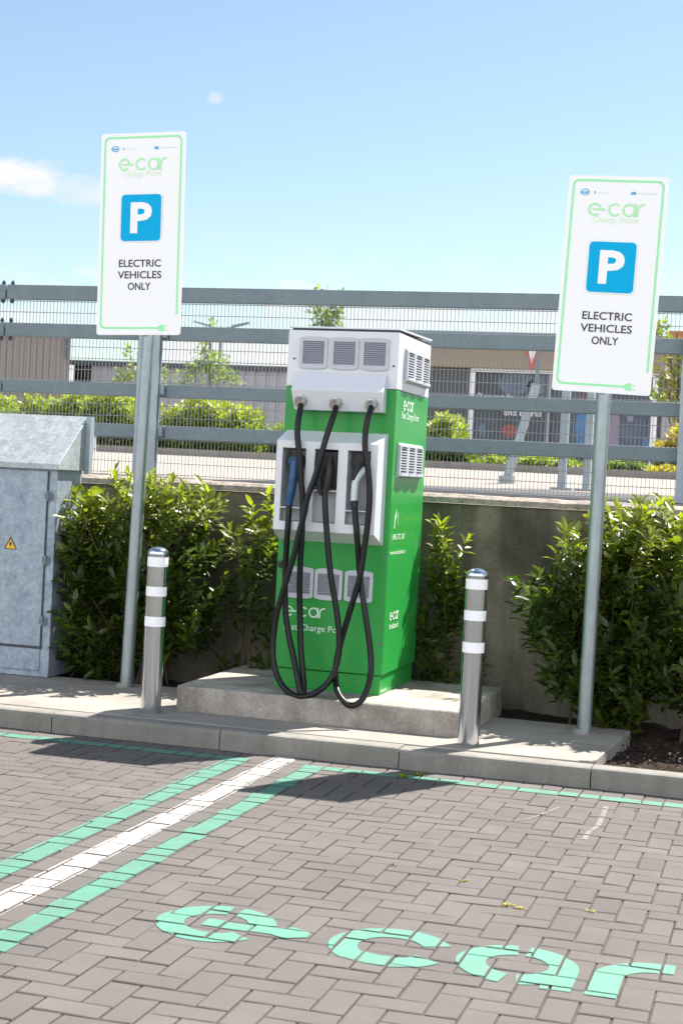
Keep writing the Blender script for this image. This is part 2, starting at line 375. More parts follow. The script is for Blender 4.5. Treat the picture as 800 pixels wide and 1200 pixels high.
# wording painted on the ground
E0x, E0y, EH = -1.925, 4.572, .398
paint('road_lettering', [([(E0x+x*EH, E0y+y*EH) for x, y in q], l) for q, l in wordmark(.235, True)], m_mint_paint, 'mint green wording e-car painted on the paving')
# faint old scuffs of white paint near the kerb
pp = [at(*q, Z=0) for q in ((710, 945), (706, 955), (700, 968), (690, 975), (684, 984))]
sc = []
for a, b in zip(pp, pp[1:]):
    d = (b-a).normalized(); n_ = Vector((-d.y, d.x, 0))*.012
    sc.append([(a+n_).xy[:], (b+n_).xy[:], (b-n_).xy[:], (a-n_).xy[:]])
pp = [at(*q, Z=0) for q in ((655, 946), (640, 953), (618, 960), (600, 962))]
for a, b in zip(pp, pp[1:]):
    d = (b-a).normalized(); n_ = Vector((-d.y, d.x, 0))*.006
    sc.append([(a+n_).xy[:], (b+n_).xy[:], (b-n_).xy[:], (a-n_).xy[:]])
paint('paint_scuffs', sc, m_faded_paint, 'faint worn scuffs of old white paint on the paving')

# kerb stones
mb = MB(); xs = [-9.74+.985*k for k in range(16)]
for a, b in zip(xs, xs[1:]):
    dz = random.gauss(0, .0015); dy = random.gauss(0, .0012); h = .105+dz
    mb.prism([(KY+dy, -.08), (7.90, -.08), (7.90, h-.002), (KY+dy+.02, h), (KY+dy+.006, h-.006), (KY+dy, h-.02)], a+.003, b-.003)
struct(mb.build('kerb', m_kerb, smooth=False), 'pale concrete kerb stones in front of the slab', 'kerb')
# slab with a crumbled corner
mb = MB()
poly = [(-10, 7.904), (-.97, 7.904), (-.955, 7.93), (-.90, 7.945), (-.875, 8.0), (-.81, 9.1), (-1.6, 9.12), (-10, 9.12)]
mb.plate(poly, (0, 0, .109), (1, 0, 0), (0, 1, 0), .16)
struct(mb.build('concrete_slab', m_slab, bevel=.006), 'pale concrete slab the bollards, poles and cabinet stand on', 'slab')
# soil bed: an uneven sheet of mulch
nx, ny = 130, 34; vs = []; fs = []
for i in range(nx+1):
    for j in range(ny+1):
        x = -7.5+i*9.6/nx; y = 7.86+j*1.86/ny; z = .035+random.gauss(0, .011)+.02*math.sin(x*5+y*3)
        if x < -.7: z = min(z, .05)+.035*(y > 9.15)
        if y < 7.95: z = .01
        vs.append((x, y, z))
for i in range(nx):
    for j in range(ny):
        a = i*(ny+1)+j; fs.append((a, a+ny+1, a+ny+2, a+1))
mb = MB(); mb.add(vs, fs); struct(mb.build('soil_bed', m_soil), 'dark mulch bed between slab and wall', 'soil')
mb = MB()
for k in range(900):
    x = random.uniform(-.82, 1.4); y = random.uniform(7.94, 9.5); s_ = random.uniform(.008, .022); a = random.uniform(0, 3.1); b_ = random.uniform(-.4, .4)
    c, s2 = math.cos(a)*s_, math.sin(a)*s_; z = random.uniform(.05, .075)
    mb.add([(x-c, y-s2, z-b_*s_), (x+s2*.4, y-c*.4, z+.004), (x+c, y+s2, z+b_*s_), (x-s2*.4, y+c*.4, z+.006)], [(0, 1, 2, 3)])
tag(mb.build('bark_chips', mat('bark_chip', (.07, .05, .04), .9, noise=(5, .6, (.03, .022, .018)))), 'loose bark chips lying on the soil bed', 'bark chips', None, 'stuff')

# concrete step/plinth of the charger
mb = MB()
def chamf(x0, y0, x1, y1, c): return [(x0+c, y0), (x1-c, y0), (x1, y0+c), (x1, y1), (x0, y1), (x0, y0+c)]
mb.plate(chamf(-3.31, 8.25, -1.625, 9.44, .035), (0, 0, .25), (1, 0, 0), (0, 1, 0), .20)
tag(mb.build('concrete_plinth', m_plinth, bevel=.016, seg=3), 'weathered raised concrete plinth under the charging station', 'plinth')

# ------------------------------------------------------------------ retaining wall
WY = 9.68
wl = thing('retaining_wall', (-2, WY, 0), 'stained concrete retaining wall behind the shrubs below the mesh fence', 'wall')
mb = MB(); mb.box((-14, WY+.02, -.1), (8, 9.93, 1.355)); mb.build('wall_face', m_wall, wl)
# rough coping with an uneven edge
mb = MB(); n = 240; vs = []; fs = []
for i in range(n+1):
    x = -14+22*i/n; j = random.gauss(0, .004); k = random.gauss(0, .003)
    vs += [(x, WY+j, 1.36), (x, WY-.004+j, 1.395+k*.5), (x, WY+.03+j, 1.415+k), (x, 9.95, 1.418+k*.5), (x, 9.95, 1.36)]
for i in range(n):
    a = i*5
    for q in range(4): fs.append((a+q, a+5+q, a+6+q, a+1+q))
    fs.append((a+4, a+9, a+5, a))
mb.add(vs, fs); mb.build('coping', m_coping, wl)

# ------------------------------------------------------------------ fence
fn = thing('security_fence', (-2, 10.85, 1.42), 'grey steel mesh fence with four box rails on the retaining wall', 'fence')
FY = 10.80; K = FY/9.6
def zf_(z): return CH+(z-CH)*K
for z0, z1 in ((2.59, 2.69), (2.335, 2.43), (1.955, 2.042), (1.680, 1.770)):
    for a, b in ((-14, -5.235*K), (-5.225*K, -4.02*K), (-4.014*K, -.52*K), (-.514*K, 8)):
        MB().box((a, FY, zf_(z0)), (b, FY+.055, zf_(z1))).build('rail', m_galvdull, fn, bevel=.006)
for px in (-8.6, -4.13*K, -.59*K, 3.4):
    mb = MB(); w_ = .085
    mb.box((px-w_, FY-.062, 1.42), (px+w_, FY-.052, zf_(2.60))); mb.box((px-.005, FY-.052, 1.42), (px+.005, FY-.003, zf_(2.60))); mb.box((px-w_, FY-.012, 1.42), (px+w_, FY-.003, zf_(2.60)))
    mb.box((px-.11, FY-.04, 1.40), (px+.11, FY+.10, 1.44))
    po = mb.build('post', m_galv, fn)
    for z in (1.725, 2.0, 2.38, 2.64):
        z = zf_(z); MB().box((px+w_+.001, FY-.02, z-.03), (px+w_+.03, FY-.002, z+.045)).build('bracket', m_galv, po)
for x in (-5.262*K, -5.194*K):
    for z in (2.59, 2.335):
        z = zf_(z); mb = MB(); c = (x, FY+.028)
        mb.tube([(c[0], c[1], z-.03), (c[0], c[1], z+.145)], .009, 8); mb.tube([(c[0], c[1], z-.022), (c[0], c[1], z-.004)], .018, 6); mb.tube([(c[0], c[1], z+.116), (c[0], c[1], z+.132)], .016, 6)
        mb.build('bolt', m_cabdark, fn)
mb = MB(); MY = FY+.075; r_ = .0017
x = -10
while x < 3.6: mb.box((x-r_, MY-r_, 1.42), (x+r_, MY+r_, zf_(2.665))); x += .0286
z = 1.44
while z < zf_(2.66): mb.box((-10, MY+r_+.0003, z-.0025), (3.6, MY+3*r_, z+.0025)); z += .0857
tag(mb.build('mesh_panel', m_wire, fn), None, None, None, None)

# ------------------------------------------------------------------ signs
def plug(o, ux, uy, mb, s):   # small plug symbol ending the border line
    mb.plate(arc_poly(0, 0, s, 90, 270)+[(s*.8, -s), (s*.8, s)], o, ux, uy)
    for q in (-.5, .5): mb.plate([(s*.8, q*s-.1*s*1.4), (s*1.9, q*s-.1*s*1.4), (s*1.9, q*s+.1*s*1.4), (s*.8, q*s+.1*s*1.4)], o, ux, uy)
def arc_poly(cx, cy, r, a0, a1, n=10): return [(cx+r*math.cos(R(a0+(a1-a0)*k/n)), cy+r*math.sin(R(a0+(a1-a0)*k/n))) for k in range(n+1)]
def sign(label, base, top, cen, W, H, lean, Y):
    t = thing('parking_sign', base, label, 'sign', 'electric vehicle parking signs')
    b, e = Vector(base), Vector(top)
    po = MB().tube([b, e], .0405, 20).build('pole', m_pole, t, smooth=True)
    mb = MB(); mb.tube([e, e+Vector((0, 0, .012))], .043, 20); mb.build('pole_cap', m_blackpl, po)
    MB().tube([b+Vector((0, 0, -.01)), b+Vector((0, 0, .009)), b+Vector((.002, 0, .016))], [.075, .068, .045], 14).build('grout_collar', m_coping, t)
    ux = Vector((math.cos(lean), 0, -math.sin(lean))); uy = Vector((math.sin(lean), 0, math.cos(lean))); o = Vector((cen[0], Y, cen[1]))
    pn = MB(); pn.plate(rrect(-W/2, -H/2, W/2, H/2, .018), o, ux, uy, .004)
    pa = pn.build('sign_panel', m_signw, t)
    for dz in (-.36, .30):       # channel and clips at the back
        MB().box((o.x-.20, Y+.005, o.z+dz-.018), (o.x+.20, Y+.022, o.z+dz+.018)).build('mounting_rail', m_galvdull, t)
    f = lambda k: o+Vector((0, -.0012*k, 0))
    m = .027; x0, x1, y0, y1 = -W/2+m, W/2-m, -H/2+m*1.6, H/2-m; lw = .0125; rr = .028
    # border: runs from lower right up, over the top, down the left and along the bottom to the plug
    path = [(x1, y0+.085)]+[(x1-rr+rr*math.cos(R(a)), y1-rr+rr*math.sin(R(a))) for a in range(0, 91, 15)]+[(x0+rr+rr*math.cos(R(a)), y1-rr+rr*math.sin(R(a))) for a in range(90, 181, 15)] \
        + [(x0+rr+rr*math.cos(R(a)), y0+rr+rr*math.sin(R(a))) for a in range(180, 271, 15)]+[(x1-.115, y0)]
    mb = MB()
    for (ax, ay), (bx, by) in zip(path, path[1:]):
        L_ = math.hypot(bx-ax, by-ay)
        if L_ < 1e-6: continue
        nx_, ny_ = -(by-ay)/L_*lw/2, (bx-ax)/L_*lw/2
        mb.plate([(ax+nx_, ay+ny_), (ax-nx_, ay-ny_), (bx-nx_, by-ny_), (bx+nx_, by+ny_)], f(1), ux, uy)
    plug(f(1.5)+ux*(x1-.10)+uy*y0, ux, uy, mb, .021)
    mb.build('border_line', m_signg, pa)
    sq = W*.475
    cy = H*.08
    MB().plate(rrect(-sq/2-.009, cy-sq*.54-.009, sq/2+.009, cy+sq*.54+.009, .03), f(1), ux, uy).build('square_outline', m_signhint, pa)
    MB().plate(rrect(-sq/2-.006, cy-sq*.54-.006, sq/2+.006, cy+sq*.54+.006, .028), f(2), ux, uy).build('square_margin', m_signw, pa)
    MB().plate(rrect(-sq/2, cy-sq*.54, sq/2, cy+sq*.54, .024), f(3), ux, uy).build('parking_square', m_signb, pa)
    text('P', 'letter', m_signw, pa, f(4)+uy*cy+ux*.002, ux, uy, width=sq*.54, height=sq*.72, off=.035)
    mark('wordmark', m_signhead, pa, f(2)+uy*(H*.345), ux, uy, W*.136, .15)
    text('Charge Point', 'subtitle', m_signpale, pa, f(2)+uy*(H*.295), ux, uy, width=W*.46, off=-.006)
    text('ELECTRIC', 'wording', m_black, pa, f(2)+uy*(-H*.145), ux, uy, width=W*.50, height=H*.037, off=.012)
    text('VEHICLES', 'wording', m_black, pa, f(2)+uy*(-H*.202), ux, uy, width=W*.52, height=H*.037, off=.012)
    text('ONLY', 'wording', m_black, pa, f(2)+uy*(-H*.259), ux, uy, width=W*.27, height=H*.037, off=.012)
    # small sponsor marks along the top
    mb = MB(); y_ = H*.423
    for q in arc(0, 0, 1, .28, 0, 360, 24): mb.plate([(-W*.33+p[0]*.026, y_+p[1]*.018) for p in q], f(2), ux, uy)
    mb.plate([(-W*.33-.015, y_-.006), (-W*.33+.015, y_-.006), (-W*.33+.015, y_+.003), (-W*.33-.015, y_+.003)], f(2), ux, uy)
    mb.plate([(-W*.235, y_-.006), (-W*.222, y_-.006), (-W*.222, y_+.007), (-W*.235, y_+.007)], f(2), ux, uy)
    mb.build('sponsor_mark', m_signdot, pa); mb = MB()
    mb.plate([(W*.135, y_-.008), (W*.185, y_-.008), (W*.185, y_+.008), (W*.135, y_+.008)], f(2), ux, uy)
    mb.build('sponsor_flag', m_signdot, pa)
    mb = MB()
    for k in range(5): mb.plate([(W*(.21+k*.04), y_-.003), (W*(.24+k*.04), y_-.003), (W*(.24+k*.04), y_+.004), (W*(.21+k*.04), y_+.004)], f(2), ux, uy)
    for k in range(3): mb.plate([(W*(-.20+k*.04), y_-.005), (W*(-.175+k*.04), y_-.005), (W*(-.175+k*.04), y_+.001), (W*(-.20+k*.04), y_+.001)], f(2), ux, uy)
    mb.build('sponsor_text', m_signhint, pa)
    return t
sign('tall white electric vehicle parking sign on a leaning grey pole beside the steel cabinet', (-3.913, 8.95, .105), (-3.85, 8.935, 3.40), (-3.934, 2.924), .560, 1.247, R(-1.3), 8.88)
sign('tall white electric vehicle parking sign on a grey pole before the large right shrub', (-1.047, 8.835, .105), (-1.035, 8.835, 3.10), (-1.034, 2.641), .552, 1.214, R(1.8), 8.78)

# ------------------------------------------------------------------ bollards
bx, by = -3.378, 8.08
bo = thing('bollard', (bx, by, .109), 'brushed steel bollard with white bands between the left sign pole and the plinth', 'bollard', 'steel bollards on the slab')
h0 = .109
tb = MB().tube([(bx, by, h0), (bx, by, h0+.89)], .0575, 32).build('tube', m_stain, bo, smooth=True)
prof = [(.0575, .886), (.0590, .889), (.0590, .900), (.055, .912), (.046, .922), (.030, .931), (.012, .935), (.001, .936)]
MB().tube([(bx, by, h0+z) for r, z in prof], [r for r, z in prof], 32).build('cap', m_stain, bo, smooth=True)
for z0, z1 in ((.825, .878), (.66, .713), (.49, .545)):
    MB().tube([(bx, by, h0+z0), (bx, by, h0+z1)], .0583, 32, False).build('reflective_band', m_reflect, bo, smooth=True)
copy_tree(bo, (1.818, -.01, 0), 'brushed steel bollard with white bands at the right corner of the plinth')

# ------------------------------------------------------------------ charging station
CX0, CX1, CY, CYB = -2.835, -2.175, 8.56, 9.37
ch = thing('charging_station', (-2.505, 8.95, .25), 'tall green and white electric car charging station with three hanging cables', 'charging station')
MB().box((CX0+.012, CY+.014, .25), (CX1-.012, CYB-.01, .362)).build('base', m_gbody, ch, bevel=.003)
bd = MB().box((CX0, CY, .366), (CX1, CYB, 1.998)).build('body', m_gbody, ch, bevel=.006)
hd = MB().box((CX0, CY, 2.0), (CX1, CYB, 2.325)).build('head', m_wbody, ch, bevel=.006)
MB().box((CX0+.02, CY+.015, 2.325), (CX1-.012, CYB-.015, 2.336)).build('lid_gap', m_ventback, hd)
MB().prism([(CY+.004, 2.336), (CYB, 2.352), (CYB, 2.364), (CY+.004, 2.347)], CX0+.004, CX1+.004).build('lid', m_wbody, ch, bevel=.003)
FX, FZ = (1, 0, 0), (0, 0, 1); SY = (0, 1, 0)
def fvent(cx, z0, z1, parent, arch):     # louvred grille plate on the front
    w2 = .083; y = CY-.012
    n = 10; top = [(cx+w2*math.cos(R(180*k/n))*1.0, z1-.012+.014*math.sin(R(180*k/n))*(1 if arch else .6)) for k in range(n+1)]
    bot = [(cx-w2*math.cos(R(180*k/n)), z0+.012-.012*math.sin(R(180*k/n))) for k in range(n+1)]
    fx0, fx1, fz0, fz1 = cx-.064, cx+.064, z0+.028, z1-.030
    mb = MB(); O, UX, UY = (0, y, 0), (1, 0, 0), (0, 0, 1)
    # frame as four pieces around the opening
    mb.plate(top+[(cx-w2, fz1), (cx+w2, fz1)], O, UX, UY, .012); mb.plate(bot+[(cx+w2, fz0), (cx-w2, fz0)], O, UX, UY, .012)
    mb.plate([(cx-w2, fz0), (fx0, fz0), (fx0, fz1), (cx-w2, fz1)], O, UX, UY, .012); mb.plate([(fx1, fz0), (cx+w2, fz0), (cx+w2, fz1), (fx1, fz1)], O, UX, UY, .012)
    v = mb.build('vent', m_vent, parent)
    MB().box((fx0, CY-.002, fz0), (fx1, CY-.0005, fz1)).build('vent_recess', m_ventback, v) if False else None
    mb = MB(); k = 11; st = (fz1-fz0)/k
    for i in range(k):
        za = fz0+i*st
        mb.prism([(y+.001, za+.0012), (y+.001, za+st*.42), (y+.009, za+st*.93), (y+.009, za+st*.55)], fx0, fx1)
    mb.build('louvre', m_louvre, v)
for c in (-2.676, -2.491, -2.311): fvent(c, 2.102, 2.292, hd, False)
for c in (-2.690, -2.516, -2.336): fvent(c, .775, .957, bd, True)
def svent(y0, z0, z1, parent):    # hooded three-bay grille on the side
    X = CX1; n = 3; wd = .58/n; mb = MB(); lv = MB()
    mb.box((X, y0, z0), (X+.008, y0+.58, z1)); hood = .05
    for k in range(n):
        a = y0+k*wd; b = a+wd
        for i in range(6):       # scalloped hood: an arch per bay
            u, v = R(180*i/6), R(180*(i+1)/6)
            ya, yb = (a+b)/2-wd/2*math.cos(u), (a+b)/2-wd/2*math.cos(v); da, db = X+.013+.012*math.sin(u), X+.013+.012*math.sin(v)
            mb.add([(X, ya, z1), (X, yb, z1), (db, yb, z1-.012), (da, ya, z1-.012), (db, yb, z1-.022), (da, ya, z1-.022)], [(0, 3, 2, 1), (3, 5, 4, 2)])
            mb.add([(X, ya, z0-.014), (X, yb, z0-.014), (db+.01, yb, z0), (da+.01, ya, z0), (db+.01, yb, z0+.018), (da+.01, ya, z0+.018)], [(0, 1, 2, 3), (3, 2, 4, 5)])
        for i in range(9):
            za = z0+.022+i*(z1-z0-.05)/9
            lv.box((X+.0085, a+.03, za+.002), (X+.0105, b-.03, za+(z1-z0-.05)/9*.5))
            mb.box((X+.0086, a+.03, za+(z1-z0-.05)/9*.55), (X+.018, b-.03, za+(z1-z0-.05)/9*.95))
        mb.box((X+.0086, a+.002, z0), (X+.020, a+.026, z1-.02)); mb.box((X+.0086, b-.026, z0), (X+.020, b-.002, z1-.02))
    v = mb.build('side_vent', m_vent, parent); lv.build('louvre', m_ventback, v)
svent(8.71, 2.065, 2.250, hd); svent(8.65, 1.512, 1.702, bd)
for q in ((345, 420), (461, 429)):      # small lock screws on the head
    p = at(*q, Y=CY); MB().tube([(p.x, CY+.002, p.z), (p.x, CY-.004, p.z)], .006, 8).build('screw', m_cabdark, hd)
p = at(331, 665, Y=CY); MB().tube([(CX0+.035, CY+.002, .965), (CX0+.035, CY-.03, .965)], .022, 14).build('lock_knob', m_blackpl, bd)
MB().tube([(-2.196, CY+.001, 1.05), (-2.196, CY-.006, 1.05)], .009, 12).build('lock', m_galvdull, bd)
MB().tube([(-2.196, CY+.001, .55), (-2.196, CY-.006, .55)], .009, 12).build('lock', m_galvdull, bd)
text('Ireland', 'base_wording', m_letter, bpy.data.objects['base'], (CX1-.0095, 8.655, .275), SY, FZ, width=.14, height=.02, off=.008)
# cable outlet housing with a sloping top
oh = MB(); x0, x1 = -2.775, -2.232
A = [(x0, CY-.001, 2.088), (x1, CY-.001, 2.088), (x1+.008, 8.445, 1.975), (x0+.008, 8.445, 1.975), (x1+.002, 8.490, 1.862), (x0+.020, 8.490, 1.862), (x0+.020, CY-.001, 1.862), (x1+.002, CY-.001, 1.862)]
oh.add(A, [(0, 3, 2, 1), (3, 5, 4, 2), (5, 6, 7, 4), (0, 6, 5, 3), (1, 2, 4, 7), (0, 1, 7, 6)])
oh = oh.build('outlet_housing', m_wbody, ch, bevel=.004)
OUT = [(-2.708, 1.915), (-2.500, 1.908), (-2.290, 1.908)]
dn = Vector((0, -.93, -.37)).normalized()
for x, z in OUT:
    p = Vector((x, 8.470, z)); MB().tube([p, p+dn*.012, p+dn*.014, p+dn*.040, p+dn*.052], [.036, .036, .031, .031, .024], 18).build('cable_gland', m_chrome, oh, smooth=True)
# connector module: sloping sides, three open bays
fx0, fx1, fz0, fz1, FYm = -2.818, -2.221, 1.172, 1.680, 8.40
bx0, bx1, bz0, bz1 = -2.812, -2.208, 1.108, 1.745
bays = [(-2.782, -2.642, 1.222, 1.640), (-2.590, -2.452, 1.222, 1.640), (-2.396, -2.262, 1.222, 1.640)]
mo = MB(); q = CY-.001
mo.add([(bx0-.02, q, bz0), (bx1, q, bz0), (bx1, q, bz1), (bx0, q, bz1), (fx0, FYm, fz0), (fx1, FYm, fz0), (fx1, FYm, fz1), (fx0, FYm, fz1)],
       [(0, 1, 5, 4), (1, 2, 6, 5), (2, 3, 7, 6), (3, 0, 4, 7), (3, 2, 1, 0)])
edges_x = [fx0]+[v for b in bays for v in b[:2]]+[fx1]
for i in range(0, len(edges_x), 2):
    a, b = edges_x[i], edges_x[i+1]; mo.add([(a, FYm, fz0), (b, FYm, fz0), (b, FYm, fz1), (a, FYm, fz1)], [(0, 1, 2, 3)])
for a, b, c, d in bays:
    mo.add([(a, FYm, fz0), (b, FYm, fz0), (b, FYm, c), (a, FYm, c)], [(0, 1, 2, 3)]); mo.add([(a, FYm, d), (b, FYm, d), (b, FYm, fz1), (a, FYm, fz1)], [(0, 1, 2, 3)])
mo = mo.build('connector_module', m_wbody, ch)
for a, b, c, d in bays:
    yb = CY-.03; v = [(a, FYm, c), (b, FYm, c), (b, FYm, d), (a, FYm, d), (a+.01, yb, c+.006), (b-.004, yb, c+.006), (b-.004, yb, d-.01), (a+.01, yb, d-.01)]
    MB().add(v, [(0, 4, 5, 1), (1, 5, 6, 2), (2, 6, 7, 3), (3, 7, 4, 0), (4, 7, 6, 5)]).build('bay', m_bay, mo)
for (a, b, c, d), z in zip(bays, (1.300, 1.405, 1.300)):
    MB().box((a+.001, FYm+.002, z-.003), (b-.001, CY-.032, z+.003)).build('shelf', m_wbody, mo)
    MB().box((a+.004, FYm+.05, c+.004), (b-.004, FYm+.054, z-.004)).build('shelf_front', m_bay, mo)
# black holders inside the bays
MB().tube([(-2.722, 8.525, 1.562), (-2.722, 8.44, 1.562)], [.046, .049], 20).build('connector_holder', m_blackpl, mo)
mbx = MB().box((-2.583, 8.415, 1.430), (-2.462, 8.528, 1.628)); mbx.build('connector_holder', m_blackpl, mo, bevel=.006)
MB().tube([(-2.338, 8.525, 1.578), (-2.338, 8.44, 1.578)], [.042, .042], 20).build('connector_holder', m_blackpl, mo)
# connectors
def P(px, py, Y): return at(px, py, Y=Y)
g1 = MB(); g1.tube([(-2.722, 8.465, 1.562), (-2.722, 8.425, 1.560)], [.034, .032], 14)
g1.tube(catmull([P(346, 541, 8.415), P(344.5, 553, 8.405), P(343, 566, 8.40), P(340.5, 580, 8.40), P(338.5, 592, 8.405)], 4), [.026]*2+[.0275]*6+[.024]*5+[.021]*4, 14)
g1.build('connector', m_blue, ch, smooth=True)['label'] = 'blue connector'
g2 = MB(); g2.box((-2.565, 8.375, 1.47), (-2.485, 8.42, 1.60)); g2.tube(catmull([P(386, 545, 8.37), P(384, 560, 8.365), P(381, 575, 8.37)], 4), [.020]*3+[.022]*6, 12)
g2.tube(catmull([P(378, 548, 8.36), P(374, 560, 8.355), P(374, 575, 8.36), P(378, 580, 8.365)], 4), .011, 10)
g2.build('connector', m_blackpl, ch)['label'] = 'black connector'
g3 = MB(); g3.tube(catmull([P(427, 549, 8.43), P(421, 556, 8.41), P(416.5, 564, 8.40), P(415, 576, 8.40), P(414.5, 588, 8.405)], 4), [.020]*3+[.021]*5+[.0195]*9, 12)
g3 = g3.build('connector', m_whitepl, ch, smooth=True); g3['label'] = 'white connector'
mb = MB(); mb.tube(catmull([P(433, 541, 8.425), P(424, 544, 8.405), P(417, 553, 8.385), P(413, 562, 8.385)], 4), [.009]*3+[.013]*10, 8); mb.build('trigger', m_blackpl, g3, smooth=True); MB().tube([P(415, 587, 8.404), P(415.5, 596, 8.40)], [.022, .018], 10).build('strain_relief', m_blackpl, g3, smooth=True)
# cables, hanging in long loops in front of the cabinet (x, z in metres worked out from heights on the cabinet)
def cable(pts):
    o = MB(); o.tube(catmull([P(*q) for q in pts], 6), .0172, 10)
    return o.build('charging_cable', m_rubber, ch, smooth=True)
cable([(353, 469, 8.455), (352, 479, 8.42), (349, 495, 8.385), (348.5, 512, 8.37), (351, 535, 8.362), (352.5, 560, 8.36), (354.5, 584, 8.36), (354, 620, 8.36), (352, 655, 8.37), (351, 690, 8.39), (351.6, 724, 8.40), (352.5, 762, 8.39), (355, 790, 8.36), (356, 806, 8.33), (355, 813.5, 8.31), (352, 812, 8.305), (349.5, 799, 8.32), (344, 771, 8.36), (338, 743, 8.39), (334.4, 715, 8.41), (334.2, 680, 8.41), (335.2, 650, 8.40), (337, 620, 8.385), (338.5, 598, 8.395), (338.5, 590, 8.405)])
cable([(394.5, 471, 8.455), (393, 480, 8.42), (389, 492, 8.38), (383, 510, 8.352), (376, 534, 8.33), (370, 556, 8.325), (360, 584, 8.318), (356, 604, 8.318), (350.5, 624, 8.32), (345, 648, 8.325), (338, 672, 8.33), (330.5, 697, 8.335), (324, 721, 8.34), (320.5, 746, 8.34), (320, 771, 8.33), (326, 795, 8.31), (338, 811, 8.28), (353, 817, 8.265), (370, 811.5, 8.275), (385, 799, 8.30), (394, 780, 8.32), (397.5, 756, 8.33), (396, 730, 8.335), (392.5, 705, 8.34), (388, 678, 8.34), (385, 652, 8.34), (382.5, 620, 8.345), (381, 596, 8.35), (380.5, 574, 8.365)])
cable([(435.5, 471, 8.455), (434.5, 479, 8.42), (431, 490, 8.385), (428, 508, 8.37), (428, 530, 8.362), (431.5, 553, 8.36), (433, 580, 8.36), (431, 610, 8.36), (427, 640, 8.36), (422, 674, 8.355), (417, 692.5, 8.36), (409, 719, 8.37), (402, 743, 8.38), (395.5, 768, 8.38), (392.8, 790, 8.36), (395, 809, 8.27), (402, 821, 8.235), (412, 827, 8.220), (424, 820, 8.232), (431.5, 803, 8.27), (434.7, 781, 8.32), (433, 756, 8.335), (429.5, 730, 8.345), (426, 706, 8.36), (423, 687, 8.385), (421, 668, 8.395), (419.5, 645, 8.385), (417.5, 622, 8.375), (416, 604, 8.385), (415.3, 594, 8.40)])
# lettering
mark('wordmark', m_letter, bd, (-2.655, CY-.002, .698), FX, FZ, .060, .15)
text('Fast Charge Point', 'subtitle', m_letter, bd, (-2.585, CY-.002, .603), FX, FZ, width=.375, off=.004)
mark('wordmark', m_letter, bd, (CX1+.002, 8.86, 1.921), SY, FZ, .060, .2)
text('Fast Charge Point', 'subtitle', m_letter, bd, (CX1+.002, 8.92, 1.858), SY, FZ, width=.42, off=.01)
mb = MB()
mb.plate([(0, -.055), (.018, -.055), (.022, -.01), (.05, .015), (.035, .06), (.008, .005)], (CX1+.002, 8.66, 1.262), SY, FZ); mb.plate([(.085, -.035), (.092, -.03), (.092, .03), (.085, .04)], (CX1+.002, 8.66, 1.262), SY, FZ)
mb.build('small_emblem', m_letter, bd)
text('1890 372 387', 'phone_number', m_letter, bd, (CX1+.002, 8.78, 1.158), SY, FZ, width=.30, height=.034, off=.006)
text('www.esb.ie/ecars', 'web_address', m_letter, bd, (CX1+.002, 8.78, 1.070), SY, FZ, width=.36, height=.028, off=.006)
mark('wordmark', m_letter, bd, (CX1+.002, 8.775, .698), SY, FZ, .050, .2)
text('Ireland', 'subtitle', m_letter, bd, (CX1+.002, 8.775, .640), SY, FZ, width=.20, height=.034, off=.01)

# ------------------------------------------------------------------ steel cabinet at the left
kx0, kx1, ky0, ky1 = -6.2, -4.485, 9.0, 9.37
kb = thing('electrical_cabinet', (-5.3, 9.2, .109), 'galvanised steel electrical cabinet with sloping roof and yellow warning triangle', 'cabinet')
MB().box((kx0, ky0+.012, .112), (kx1, ky1, 1.45)).build('housing', m_cab, kb, bevel=.004)
rf = MB(); rf.add([(kx0-.02, ky0-.025, 1.475), (kx1+.025, ky0-.025, 1.475), (kx1+.025, ky1, 1.80), (kx0-.02, ky1, 1.80), (kx0-.02, ky0-.025, 1.44), (kx1+.025, ky0-.025, 1.44), (kx1+.025, ky1, 1.44), (kx0-.02, ky1, 1.44)],
    [(0, 1, 2, 3), (4, 5, 1, 0), (5, 6, 2, 1), (6, 7, 3, 2), (7, 4, 0, 3), (4, 7, 6, 5)]); rf = rf.build('roof', m_roofgalv, kb, bevel=.003)
MB().box((kx1+.027, ky1-.035, 1.42), (kx1+.062, ky1+.02, 1.80)).build('rear_flange', m_galv, rf)
def door(xa, xb, za, zb):
    d = MB().box((xa, ky0, za), (xb, ky0+.010, zb)).build('door', m_cab, kb, bevel=.003); return d
d1 = door(-5.34, -4.548, .305, 1.428); door(-6.18, -5.348, .305, 1.428)
MB().box((-6.19, ky0+.001, .292), (-4.535, ky0+.011, .304)).build('seam', m_cabdark, kb)
MB().box((-4.546, ky0+.004, .30), (-4.540, ky0+.0115, 1.43)).build('seam', m_cabdark, kb)
MB().box((-5.05, ky0+.002, .15), (-4.548, ky0+.011, .288)).build('lower_panel', m_cab, kb, bevel=.003)
MB().box((-6.18, ky0+.002, .15), (-5.06, ky0+.011, .288)).build('lower_panel', m_cab, kb, bevel=.003)
MB().box((kx0, ky0-.006, .112), (kx1+.004, ky0+.012, .140)).build('bottom_rail', m_cab, kb, bevel=.003)
for z in (.47, .86, 1.27):
    mb = MB().tube([(-4.534, ky0-.006, z-.03), (-4.534, ky0-.006, z+.03)], .009, 10); mb.box((-4.56, ky0-.002, z-.022), (-4.51, ky0+.0005, z+.022)); mb.build('hinge', m_galvdull, kb)
wp = at(13, 637, Y=ky0); s_ = .047
tri = [(wp.x-s_, wp.z-.036), (wp.x+s_, wp.z-.036), (wp.x, wp.z+.048)]
O = (0, ky0-.001, 0); wt = MB().plate(tri, O, FX, FZ, .001).build('warning_label', m_black, d1)
